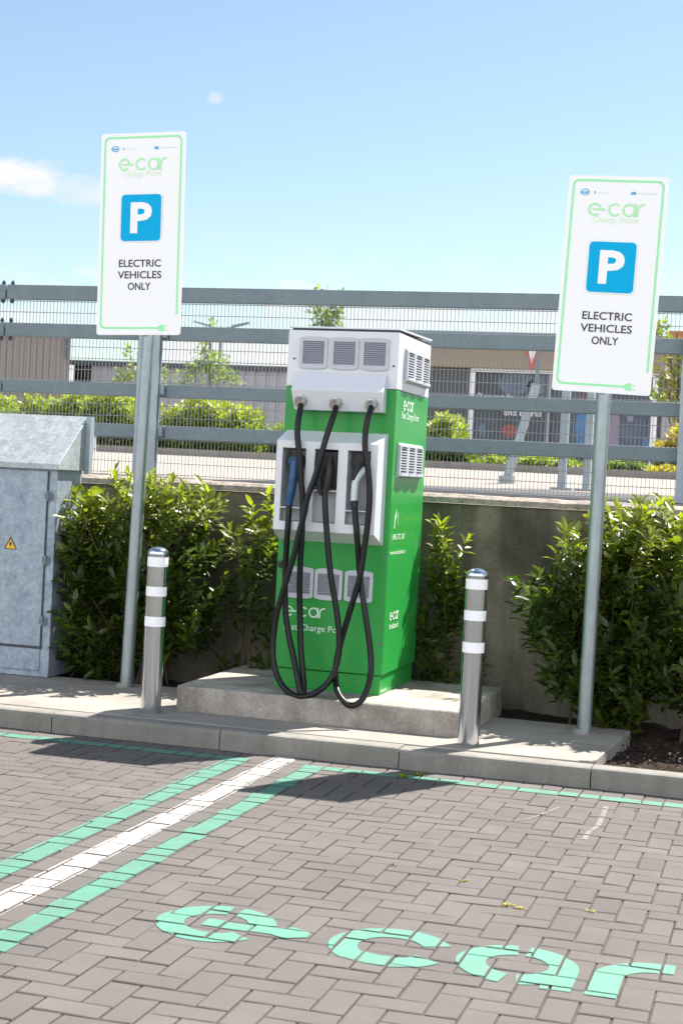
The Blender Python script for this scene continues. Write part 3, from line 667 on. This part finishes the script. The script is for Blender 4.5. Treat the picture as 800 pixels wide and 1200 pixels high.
MB().plate([(wp.x+(x-wp.x)*.76, wp.z-.004+(z-wp.z)*.76) for x, z in tri], (0, ky0-.002, 0), FX, FZ).build('yellow_field', m_yellow, wt)
MB().plate([(wp.x+.004, wp.z+.022), (wp.x-.012, wp.z-.006), (wp.x-.002, wp.z-.006), (wp.x-.006, wp.z-.026), (wp.x+.012, wp.z+.002), (wp.x+.003, wp.z+.002)], (0, ky0-.003, 0), FX, FZ).build('bolt_symbol', m_black, wt)

# ------------------------------------------------------------------ foliage
def leaves(name, m, parent, pos, axis, nor, ln, wd, tone, fold=.18):
    n = len(pos); side = np.cross(axis, nor); side /= np.linalg.norm(side, axis=1)[:, None]+1e-9; nor = np.cross(side, axis)
    ln = ln[:, None]; wd = wd[:, None]
    base = pos; tip = pos+axis*ln-nor*ln*.10; mid = pos+axis*ln*.5
    l1 = pos+axis*ln*.30+side*wd*.85+nor*wd*fold; l2 = pos+axis*ln*.68+side*wd*.75+nor*wd*fold
    r1 = pos+axis*ln*.30-side*wd*.85+nor*wd*fold; r2 = pos+axis*ln*.68-side*wd*.75+nor*wd*fold
    V = np.stack([base, l1, l2, tip, r2, r1, mid], 1).reshape(-1, 3)
    k = np.arange(n)[:, None]*7
    Fq = np.concatenate([k+np.array([[0, 6, 2, 1]]), k+np.array([[0, 5, 4, 6]])], 0)
    Ft = np.concatenate([k+np.array([[6, 3, 2]]), k+np.array([[6, 4, 3]])], 0)
    me = bpy.data.meshes.new(name)
    loops = np.concatenate([Fq.ravel(), Ft.ravel()]); ls = np.concatenate([np.arange(len(Fq))*4, len(Fq)*4+np.arange(len(Ft))*3]); lt = np.concatenate([np.full(len(Fq), 4), np.full(len(Ft), 3)])
    me.vertices.add(len(V)); me.vertices.foreach_set('co', V.ravel()); me.loops.add(len(loops)); me.loops.foreach_set('vertex_index', loops.astype(np.int32))
    me.polygons.add(len(ls)); me.polygons.foreach_set('loop_start', ls.astype(np.int32)); me.update(calc_edges=True)
    me.materials.append(m); a = me.attributes.new('tone', 'FLOAT', 'POINT'); a.data.foreach_set('value', np.repeat(tone, 7).astype(np.float32))
    o = bpy.data.objects.new(name, me); COL.objects.link(o)
    if parent is not None: o.parent = parent; o.matrix_parent_inverse = Matrix.Translation(world_loc(parent)).inverted()
    return o
def unit(v): return v/(np.linalg.norm(v, axis=-1)[..., None]+1e-9)
def shoots_to_leaves(tips, dirs, nl, length, size, ratio, young):
    """rosettes of leaves spiralling up each shoot"""
    n = len(tips); k = np.arange(nl)/nl
    P_ = tips[:, None, :]-dirs[:, None, :]*length*(1-k)[None, :, None]**1.2
    P_ = P_+rng.normal(0, .006*size/.08, P_.shape)
    a = unit(np.cross(dirs, rng.normal(0, 1, (n, 3)))); b = np.cross(dirs, a)
    ph = 2.4*np.arange(nl)[None, :]+rng.uniform(0, 6.3, (n, 1)); rad = a[:, None, :]*np.cos(ph)[..., None]+b[:, None, :]*np.sin(ph)[..., None]
    el = .25+.75*k[None, :]+rng.normal(0, .18, (n, nl)); ax = unit(rad*np.cos(el)[..., None]+dirs[:, None, :]*np.sin(el)[..., None]+np.array([0, 0, -.12]))
    nor = unit(dirs[:, None, :]*np.cos(el)[..., None]-rad*np.sin(el)[..., None]+rng.normal(0, .25, ax.shape))
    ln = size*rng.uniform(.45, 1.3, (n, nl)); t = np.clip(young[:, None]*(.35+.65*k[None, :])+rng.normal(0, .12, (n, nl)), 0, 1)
    return P_.reshape(-1, 3), ax.reshape(-1, 3), nor.reshape(-1, 3), ln.ravel(), (ln*ratio).ravel(), t.ravel()
def shrub(label, lumps, base_px, Yc, dY, dens, size=.088, nl=16):
    b0 = at(*base_px, Y=Yc); b0.z = .06
    t = thing('laurel_shrub', b0, label, 'shrub', 'evergreen shrubs in front of the retaining wall')
    tips = []; 
    for (px, py, rx, ry, *yy) in lumps:
        Yl_ = yy[0] if yy else Yc; c = at(px, py, Y=Yl_); dY_ = .09 if yy else dY; sx = rx/198; sz = ry/198; n = max(3, int(dens*sx*sz*900))
        u = unit(rng.normal(0, 1, (n, 3)))*rng.uniform(.35, 1, (n, 1))**.5
        tips.append(np.stack([c.x+u[:, 0]*sx, Yl_+u[:, 1]*dY_, c.z+u[:, 2]*sz], 1))
    tips = np.concatenate(tips); tips[:, 1] = np.minimum(tips[:, 1], np.where(tips[:, 2] > 1.40, 9.60, 9.50)); tips = tips[tips[:, 2] > .12]
    n = len(tips); bc = np.array([b0.x, Yc+.1, .05]); spread = np.stack([bc[0]+(tips[:, 0]-bc[0])*.35, np.full(n, Yc+.08), tips[:, 2]*.45], 1)
    dirs = unit((tips-spread)*np.array([1, .8, .6])+np.array([0, -.06, .30])+rng.normal(0, .16, (n, 3)))
    zt = tips[:, 2].max(); young = np.clip((tips[:, 2]-(zt-.45))/.45, 0, 1)*.75+rng.uniform(0, .42, n)**1.5  # higher shoots lighter: young growth, with sunlight on the tops painted in
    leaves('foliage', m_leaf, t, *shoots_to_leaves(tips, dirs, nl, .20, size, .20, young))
    mb = MB()
    for k in range(0, n, 7):
        p = Vector(tips[k]); s2 = Vector(spread[k]); b = Vector((bc[0]+random.uniform(-.10, .10), bc[1]+random.uniform(-.05, .05), .04))
        b.x += (p.x-b.x)*.35
        mb.tube(catmull([b, s2*.6+b*.4+Vector((0, 0, .02)), s2, p-Vector(dirs[k])*.08], 3), [.009-.0006*i for i in range(10)], 5, False)
    mb.build('stem', m_twig, t)
    return t
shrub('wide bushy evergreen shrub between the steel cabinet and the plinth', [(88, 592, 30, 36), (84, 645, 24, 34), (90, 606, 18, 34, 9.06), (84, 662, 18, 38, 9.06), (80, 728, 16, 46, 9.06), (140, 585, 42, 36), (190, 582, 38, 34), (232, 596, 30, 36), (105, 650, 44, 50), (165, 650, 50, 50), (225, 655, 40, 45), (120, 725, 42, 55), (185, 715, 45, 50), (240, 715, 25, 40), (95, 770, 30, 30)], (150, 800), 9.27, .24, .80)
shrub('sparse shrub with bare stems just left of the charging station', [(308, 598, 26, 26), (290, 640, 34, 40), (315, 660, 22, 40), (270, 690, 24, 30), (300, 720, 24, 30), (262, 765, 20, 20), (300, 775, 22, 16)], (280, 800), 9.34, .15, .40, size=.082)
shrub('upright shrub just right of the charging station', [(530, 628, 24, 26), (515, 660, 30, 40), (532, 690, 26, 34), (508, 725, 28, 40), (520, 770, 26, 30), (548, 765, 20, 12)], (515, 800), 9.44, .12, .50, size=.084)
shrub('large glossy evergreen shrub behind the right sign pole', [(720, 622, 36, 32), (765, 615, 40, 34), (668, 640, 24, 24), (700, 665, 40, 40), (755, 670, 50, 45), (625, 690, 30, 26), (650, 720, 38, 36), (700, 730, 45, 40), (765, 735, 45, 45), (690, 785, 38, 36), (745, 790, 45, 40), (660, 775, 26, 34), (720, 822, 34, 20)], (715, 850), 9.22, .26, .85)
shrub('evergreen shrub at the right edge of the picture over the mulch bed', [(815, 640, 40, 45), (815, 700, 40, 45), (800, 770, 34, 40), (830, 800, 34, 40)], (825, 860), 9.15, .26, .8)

def hedge(name, label, cat, x0, x1, ytop, ybot, Y, depth, n, m, size=.11, group=None, lumpy=.25):
    a, b = at(x0, ytop, Y=Y), at(x1, ytop+(x1-x0)*.05, Y=Y); zb = at(x0, ybot, Y=Y).z
    t = thing(name, ((a.x+b.x)/2, Y, zb), label, cat, group)
    k = rng.uniform(0, 1, n); x = a.x+(b.x-a.x)*k; h = (a.z-zb)
    prof = 1+lumpy*(np.sin(x*3.1+Y)*.4+np.sin(x*7.7)*.25+rng.normal(0, .12, n)); endf = np.clip(np.minimum(k, 1-k)*(b.x-a.x)/.3, .55, 1)
    z = zb+h*prof*endf*rng.uniform(0, 1, n)**.45; y = Y-depth/2+depth*rng.uniform(0, 1, n)
    tips = np.stack([x, y, z], 1); dirs = unit(np.stack([rng.normal(0, .4, n), rng.normal(-.25, .4, n), np.full(n, .9)], 1))
    young = np.clip((z-zb)/h, 0, 1)**1.5*.8+rng.uniform(0, .3, n)
    f = leaves('foliage', m, t, *shoots_to_leaves(tips, dirs, 7, .22*size/.11, size, .26, young))
    mb = MB()
    for _ in range(8):
        q = random.uniform(.1, .9); xx = a.x+(b.x-a.x)*q; mb.tube([(xx, Y, zb-.1), (xx+random.uniform(-.1, .1), Y, zb+h*.6)], .02, 5)
    mb.build('stem', m_twig, t)
    return t

# ------------------------------------------------------------------ upper level behind the fence
def gz(Y): return 1.405+(min(Y, 25)-9.75)*.0227
mb = MB(); vs = [(-400, 9.94, gz(9.84)), (400, 9.94, gz(9.84)), (400, 25, gz(25)), (-400, 25, gz(25)), (400, 900, 1.76), (-400, 900, 1.76), (-400, 9.84, -.1), (400, 9.84, -.1)]
mb.add(vs, [(0, 1, 2, 3), (3, 2, 4, 5)]); struct(mb.build('upper_yard_ground', m_yard), 'pale concrete yard on the upper level behind the fence')
mb = MB(); n = 40; vs = []
for i in range(n+1):
    x = -3.95+12*i/n; e = min(1, (i/n)*3.2)**.5
    vs += [(x, 10.2, gz(10.2)+.004), (x, 10.45+2.6*e+.01, gz(10.45+2.6*e)+.004)]
mb.add(vs, [(2*i, 2*i+2, 2*i+3, 2*i+1) for i in range(n)]); struct(mb.build('dark_strip', m_darkstrip), 'dark strip on the ground beyond the fence')  # darker ground band with a curved far edge
MB().box((-60, 23.2, 1.6), (60, 23.38, gz(23.3)+.11)).build('far_kerb', m_kerb)
struct(bpy.data.objects['far_kerb'], 'kerb in front of the far hedges', 'kerb')
MB().box((-60, 23.38, 1.6), (60, 27, gz(25)+.06)).build('planting_bed', m_soil); struct(bpy.data.objects['planting_bed'], 'dark planting bed under the far hedges', 'soil')
HG = 'hedges beyond the fence'
hedge('hedge', 'clipped yellow-green hedge behind the roof of the steel cabinet', 'hedge', 28, 188, 462, 533, 25.0, 1.3, 2600, m_hedge, group=HG)
hedge('hedge', 'low yellow-green hedge at the left edge of the picture', 'hedge', -60, 26, 464, 500, 26.2, 1.1, 1000, m_hedge, group=HG)
hedge('hedge', 'rounded yellow-green hedge left of the charging station beyond the fence', 'hedge', 188, 315, 474, 538, 24.8, 1.3, 2200, m_hedge, group=HG)
hedge('hedge', 'dark olive hedge just behind the charging station beyond the fence', 'hedge', 306, 500, 492, 546, 25.4, 1.1, 1600, m_tree, group=HG)
hedge('hedge', 'bright hedge right of the charging station under the dark windows', 'hedge', 494, 556, 494, 548, 25.4, 1.2, 1200, m_hedge, group=HG)
hedge('hedge', 'low mixed green hedge under the shop window', 'hedge', 556, 690, 533, 551, 24.4, .9, 1100, m_hedge, size=.09, group=HG)
hedge('hedge', 'low dark hedge under the right sign', 'hedge', 690, 770, 537, 555, 24.4, .9, 700, m_tree, size=.09, group=HG)
hedge('golden_shrub', 'small golden yellow shrub low at the right edge beyond the fence', 'shrub', 762, 800, 541, 558, 24.0, .8, 500, m_yleaf, size=.09)
hedge('golden_shrub', 'taller yellow-green shrub at the right edge above the golden one', 'shrub', 772, 830, 500, 548, 27, 1.0, 900, m_yleaf, size=.10)

def tree(name, label, base_px, Y, lumps, m, size, nl, dens, tr=.09, group=None):
    b = at(*base_px, Y=Y); b.z = 1.7; t = thing(name, b, label, 'tree', group); sc = F/Y
    tips = []; cs = []
    for (px, py, rx, ry) in lumps:
        c = at(px, py, Y=Y); cs.append(c); n = max(4, int(dens*rx*ry/90)); u = unit(rng.normal(0, 1, (n, 3)))*rng.uniform(.2, 1, (n, 1))**.5
        tips.append(np.stack([c.x+u[:, 0]*rx/sc, Y+u[:, 1]*max(rx, ry)/sc, c.z+u[:, 2]*ry/sc], 1))
    tips = np.concatenate(tips); n = len(tips); ctr = tips.mean(0)
    dirs = unit((tips-ctr)*.4+np.array([0, 0, .5])+rng.normal(0, .35, (n, 3)))
    leaves('crown', m, t, *shoots_to_leaves(tips, dirs, nl, size*2.6, size, .28, rng.uniform(0, 1, n)))
    topz = max(c.z for c in cs); mb = MB(); tx = sum(c.x for c in cs)/len(cs)
    tp = [Vector((b.x+(tx-b.x)*k, Y, 1.6+(topz-1.6)*k)) for k in (0, .3, .6, .97)]; mb.tube(tp, [tr, tr*.8, tr*.5, tr*.15], 8)
    for c in cs:
        s0 = max(1.9, c.z-1.3); k = min(1, (s0-1.6)/(topz-1.6)); mb.tube([Vector((b.x+(tx-b.x)*k, Y, s0)), c], [tr*.35, tr*.1], 5)
    mb.build('trunk', m_bark, t)
TG = 'young trees in front of the far buildings'
tree('tree', 'young tree with an open crown behind the street lamp, left of the charging station', (248, 545), 38, [(240, 395, 8, 14), (248, 372, 4, 6), (228, 432, 20, 16), (258, 428, 22, 18), (240, 415, 14, 14), (275, 445, 14, 8), (215, 446, 10, 8)], m_sap, .15, 7, 7, tr=.06, group=TG)
tree('tree', 'thin yellow-green tree partly hidden behind the left sign pole', (168, 545), 36, [(152, 408, 7, 6), (150, 432, 15, 14), (188, 440, 14, 16), (168, 425, 10, 12), (140, 445, 10, 8)], m_sap, .14, 7, 6, tr=.05, group=TG)
tree('tree', 'young tree whose tip rises above the top rail over the charging station', (385, 550), 42, [(374, 338, 5, 6), (398, 340, 5, 4), (372, 352, 10, 9), (392, 358, 12, 12), (375, 370, 16, 10), (392, 375, 14, 10), (380, 392, 18, 14), (370, 410, 20, 14)], m_sap, .16, 7, 10, tr=.06, group=TG)
tree('tree', 'yellowish leafy tree at the right edge beside the right sign', (800, 560), 30, [(772, 385, 12, 12), (782, 400, 12, 8), (795, 425, 16, 18), (778, 440, 14, 16), (800, 455, 18, 18), (775, 462, 12, 10), (812, 490, 16, 18), (805, 400, 8, 18)], m_ytree, .15, 7, 5, group=TG)

# ------------------------------------------------------------------ buildings
def ribbed(x0, x1, Y, z0, z1, step, name, m, parent):
    mb = MB(); x = x0
    while x < x1-.01:
        e = min(x+step, x1); q = (e-x)
        mb.add([(x, Y, z0), (x+q*.55, Y, z0), (x+q*.6, Y+.05, z0), (e-q*.05, Y+.05, z0), (e, Y, z0), (x, Y, z1), (x+q*.55, Y, z1), (x+q*.6, Y+.05, z1), (e-q*.05, Y+.05, z1), (e, Y, z1)], [(i, i+1, i+6, i+5) for i in range(4)])
        x = e
    return mb.build(name, m, parent)
Y1 = 62; a = at(76, 545, Y=Y1)
b1 = thing('warehouse', (a.x-8, Y1, 1.7), 'taupe clad warehouse beyond the hedges at the left edge', 'building')
zt = at(75, 386, Y=Y1).z
bxk = a.x*(Y1+16)/Y1-.3; MB().plate([(a.x-24, Y1+.06), (a.x-.01, Y1+.06), (bxk, Y1+16), (a.x-30, Y1+16)], (0, 0, zt-.02), (1, 0, 0), (0, 1, 0), zt-1.6).build('wall', m_clad, b1); ribbed(a.x-24, a.x, Y1, 1.65, zt, .3, 'cladding', m_clad, b1)
MB().plate([(a.x-24, Y1-.12), (a.x+.1, Y1-.12), (bxk, Y1+16), (a.x-30, Y1+16)], (0, 0, zt+.2), (1, 0, 0), (0, 1, 0), .19).build('roof', m_greyclad, b1)
MB().box((a.x-.16, Y1-.22, at(75, 420, Y=Y1).z), (a.x-.02, Y1-.02, zt)).build('downpipe', m_cabdark, b1)
# low grey hall
Y2 = 64; a = at(78, 545, Y=Y2); c = at(102, 545, Y=Y2); zt = at(102, 423, Y=Y2).z; e = at(480, 545, Y=Y2)
b2 = thing('grey_hall', ((a.x+e.x)/2, Y2, 1.7), 'long low grey hall with flat roof behind the young trees', 'building')
MB().box((c.x, Y2+.06, 1.6), (e.x, Y2+14, zt-.02)).build('wall', m_greyclad, b2); ribbed(c.x, e.x, Y2, 1.65, zt-.2, .5, 'cladding', m_greyclad, b2)
MB().box((a.x, Y2+.3, 1.6), (c.x-.01, Y2+13, zt-.02)).build('doorway', m_dark, b2)
MB().box((a.x, Y2-.15, zt-.2), (e.x+.1, Y2+14.1, zt+.02)).build('roof_edge', m_cabdark, b2)
# retail unit at the right
Y3 = 42; L0 = at(497, 560, Y=Y3).x; L1 = at(771, 560, Y=Y3).x; zt = at(600, 398, Y=Y3).z; zf = at(560, 431, Y=Y3).z
b3 = thing('retail_unit', ((L0+L1)/2, Y3, 1.7), 'beige fronted shop with dark glazing and large window posters', 'building')
MB().box((L0-3, Y3+.02, zf), (L1, Y3+15, zt)).build('fascia', m_fascia, b3, bevel=.02)
MB().box((L0-3, Y3-.2, zt+.001), (L1+.1, Y3+15.1, zt+.18)).build('roof_edge', m_galvdull, b3)
xs_ = at(553, 470, Y=Y3).x
MB().box((L0-3, Y3+.5, 1.6), (L1-.05, Y3+14, zf-.01)).build('glazing', m_dark, b3)
fr = MB(); f0 = at(553, 431, Y=Y3).x; f1 = at(768, 431, Y=Y3).x
for fx in (f0, f1): fr.box((fx-.07, Y3+.12, 1.7), (fx+.07, Y3+.26, zf-.12))
for fx in (at(642, 470, Y=Y3).x, at(700, 470, Y=Y3).x): MB().box((fx-.03, Y3+.12, 1.7), (fx+.03, Y3+.26, zf-.12)).build('mullion', m_greyclad, b3)
fr.box((f0-.07, Y3+.12, zf-.10), (f1+.07, Y3+.26, zf-.002)); fr.build('window_frame', m_paleframe, b3)
m_poster = mat('window_poster', (.014, .018, .030), .25, noise=(.55, .9, (.055, .085, .14)), fine=(2.0, .3))
ps = MB().box((f0+.07, Y3+.27, 1.8), (f1-.07, Y3+.29, zf-.12)).build('poster', m_poster, b3)
def blob(name, m, px, py, w, h):    # printed shapes on the window posters
    c = at(px, py, Y=Y3+.262); s = Y3/F
    MB().plate([((.5*math.cos(k*.5236)*w)*s*random.uniform(.72, 1.25), .5*math.sin(k*.5236)*h*s*random.uniform(.85, 1.1)) for k in range(12)], (c.x, Y3+.262, c.z), FX, FZ).build(name, m, ps)
m_pblue = mat('poster_blue', (.02, .10, .28), .3, noise=(2, .7, (.05, .18, .38))); m_plil = mat('poster_lilac', (.20, .16, .23), .3, noise=(2, .7, (.13, .12, .19)))
m_ppale = mat('poster_pale_blue', (.10, .15, .22), .3, noise=(1.4, .9, (.03, .045, .075))); m_pred = mat('poster_red', (.22, .04, .03), .3, noise=(2, .8, (.10, .025, .03)))
blob('poster_shape', m_ppale, 602, 448, 42, 30); blob('poster_shape', m_ppale, 628, 452, 22, 22); blob('poster_shape', m_pred, 597, 505, 20, 15)
blob('poster_shape', m_pblue, 681, 503, 13, 52); blob('poster_shape', m_plil, 718, 507, 14, 60); blob('poster_shape', m_pred, 682, 467, 9, 10); blob('poster_shape', m_pblue, 756, 520, 8, 16)
blob('poster_shape', m_plil, 738, 490, 8, 10); blob('poster_shape', m_ppale, 565, 505, 10, 18)
c = at(580, 465.5, Y=Y3+.26); text('Rewards', 'poster_wording', m_paleframe, ps, (c.x, Y3+.255, c.z), FX, FZ, width=1.0, off=.01)
c = at(612, 488, Y=Y3+.26); text('and Extras', 'poster_wording', m_paleframe, ps, (c.x, Y3+.255, c.z+.1), FX, FZ, width=1.05, off=.01)
c = at(623, 418, Y=Y3)
for s_, m_, yy in ((1.0, m_red, Y3-.005), (.62, m_paleframe, Y3-.016)):
    z_ = c.z+.04
    MB().plate([(c.x-.26*s_, z_+.36*s_), (c.x, z_-.42*s_), (c.x+.26*s_, z_+.36*s_), (c.x, z_+.30*s_)] if s_ == 1 else [(c.x-.17, z_+.34), (c.x, z_-.24), (c.x+.17, z_+.34)], (0, yy, 0), FX, FZ, .004).build('shop_emblem', m_, b3)
# store beyond the tree at the right edge
Y4 = 55; L0 = at(772, 560, Y=Y4).x; z1_, z2_ = at(790, 397, Y=Y4).z, at(790, 388, Y=Y4).z
b4 = thing('brick_store', (L0+10, Y4, 1.7), 'store with orange brick band and blue sign behind the tree at the right edge', 'building')
MB().box((L0+.01, Y4+.02, 1.6), (L0+22, Y4+12, z1_)).build('wall', m_whitewall, b4)
MB().box((L0, Y4-.1, z1_+.002), (L0+22, Y4+12.1, z2_)).build('brick_band', m_orange, b4)
MB().box((at(797, 430, Y=Y4).x, Y4-.06, at(797, 470, Y=Y4).z), (L0+4, Y4+.01, z1_-.1)).build('brick_panel', m_orange, b4)
MB().box((at(774, 425, Y=Y4).x, Y4-.12, at(780, 431, Y=Y4).z), (at(791, 425, Y=Y4).x, Y4-.01, at(780, 413, Y=Y4).z)).build('blue_sign', m_bluesign, b4)

# double-armed street lamp
Yl = 50; b = at(251, 550, Y=Yl); tz = at(251, 383, Y=Yl).z
lp = thing('street_lamp', (b.x, Yl, 1.7), 'grey double-armed street lamp rising behind the young tree', 'street lamp')
MB().tube([(b.x, Yl, 1.7), (b.x, Yl, tz)], [.09, .05], 10).build('pole', m_galvdull, lp)
for s_ in (-1, 1):
    MB().tube([(b.x, Yl, tz-.05), (b.x+s_*.45, Yl, tz)], .03, 6).build('arm', m_galvdull, lp)
    mb = MB(); x0, x1 = b.x+s_*.4, b.x+s_*1.0
    mb.add([(x0, Yl-.1, tz-.02), (x0, Yl+.1, tz-.02), (x1, Yl+.1, tz+.14), (x1, Yl-.1, tz+.14), (x0, Yl-.1, tz+.06), (x0, Yl+.1, tz+.06), (x1, Yl+.1, tz+.19), (x1, Yl-.1, tz+.19)], [(0, 1, 2, 3), (4, 7, 6, 5), (0, 3, 7, 4), (1, 5, 6, 2), (0, 4, 5, 1), (2, 6, 7, 3)])
    mb.build('lamp_head', m_galvdull, lp)
# posts beyond the fence
PG = 'steel posts standing beyond the fence'
for (pa, pb, lab, r) in (((657, 579), (657, 420), 'vertical grey steel post beyond the fence, left of the right sign pole', .035), ((686, 579), (688, 420), 'vertical grey steel post beyond the fence, hard beside the right sign pole', .032)):
    a_, b_ = at(*pa, Y=13.2), at(*pb, Y=13.2); t = thing('steel_post', (a_.x, 13.2, gz(13.2)), lab, 'post', PG)
    MB().box((a_.x-r, 13.16, gz(13.2)), (a_.x+r, 13.24, b_.z)).build('post_shaft', m_galv, t, bevel=.006); MB().box((a_.x-.09, 13.11, gz(13.2)+.001), (a_.x+.09, 13.29, gz(13.2)+.015)).build('base_plate', m_galv, t)
a_, b_ = at(594, 560, Y=14.5), at(628, 450, Y=14.5); t = thing('leaning_strut', (a_.x, 14.5, gz(14.5)), 'leaning grey steel strut beyond the fence in front of the shop window', 'post')
MB().tube([a_, b_], .042, 10).build('strut', m_galv, t, smooth=True)
MB().tube([(b_.x, 14.5, b_.z-.05), (b_.x+.01, 14.5, at(620, 405, Y=14.5).z)], .016, 8).build('upper_rod', m_galvdull, t); MB().box((a_.x-.07, 14.43, gz(14.5)+.002), (a_.x+.07, 14.57, a_.z+.02)).build('foot', m_galv, t)
# small white item behind the fence by the cabinet
p = at(149, 531, Y=24.2); t = thing('marker_post', (p.x, 22.9, gz(22.9)), 'small white marker post in front of the far hedge near the left sign pole', 'post')
MB().tube([(p.x, 22.9, gz(22.9)), (p.x, 22.9, gz(22.9)+.28)], [.035, .028], 10).build('post_shaft', m_paleframe, t); MB().tube([(p.x, 22.9, gz(22.9)+.281), (p.x, 22.9, gz(22.9)+.31)], [.03, .012], 10).build('post_tip', m_cabdark, t)

# ------------------------------------------------------------------ weeds in the joints
def weed(px, py, s, n, m, label, flat=.5, Z=.001):
    p = at(px, py, Z=Z); k = n; az = rng.uniform(0, 6.3, k); el = rng.uniform(.05, 1.2*flat+.2, k)
    ax = np.stack([np.cos(az)*np.cos(el), np.sin(az)*np.cos(el), np.sin(el)], 1); pos = np.array(p)+np.stack([rng.normal(0, s*.5, k), rng.normal(0, s*.2, k), np.zeros(k)], 1)
    nor = unit(np.array([0, 0, 1.])-ax*ax[:, 2:3]+rng.normal(0, .1, (k, 3)))
    o = leaves('weed', m, None, pos, ax, nor, rng.uniform(.5, 1, k)*s, rng.uniform(.12, .22, k)*s, rng.uniform(0, 1, k)); return tag(o, label, 'weed', 'weeds growing in the paving joints')
weed(376, 889, .045, 26, m_hedge, 'small upright weed against the kerb between the white and right green lines', 1)
weed(470, 911, .035, 22, m_leaf, 'small dark weed at the kerb foot right of the plinth shadow', .7)
weed(488, 909, .035, 20, m_leaf, 'tiny weed at the kerb foot below the right bollard', .8)
weed(595, 1061, .022, 26, m_yleaf, 'brightest yellow tuft in a paving joint above the letter a', .4)
weed(610, 1064, .016, 14, m_yleaf, 'thin yellow sprig just right of the brightest tuft', .3)
weed(692, 1068, .018, 18, m_hedge, 'flat green tuft in a joint above the letter r', .3)
weed(544, 1032, .018, 18, m_hedge, 'flat green tuft in a joint above the letter c', .3)
weed(578, 957, .014, 12, m_hedge, 'tiny green tuft in a joint near the kerb shadow', .3)
weed(461, 1015, .018, 8, m_twig, 'curled brown dead leaf on the paving', .8)
weed(83, 907, .018, 7, m_twig, 'brown dead leaf on the paving in the left bay', .6)
weed(746, 950, .016, 7, m_twig, 'reddish brown leaf on the paving near the kerb at right', .5)
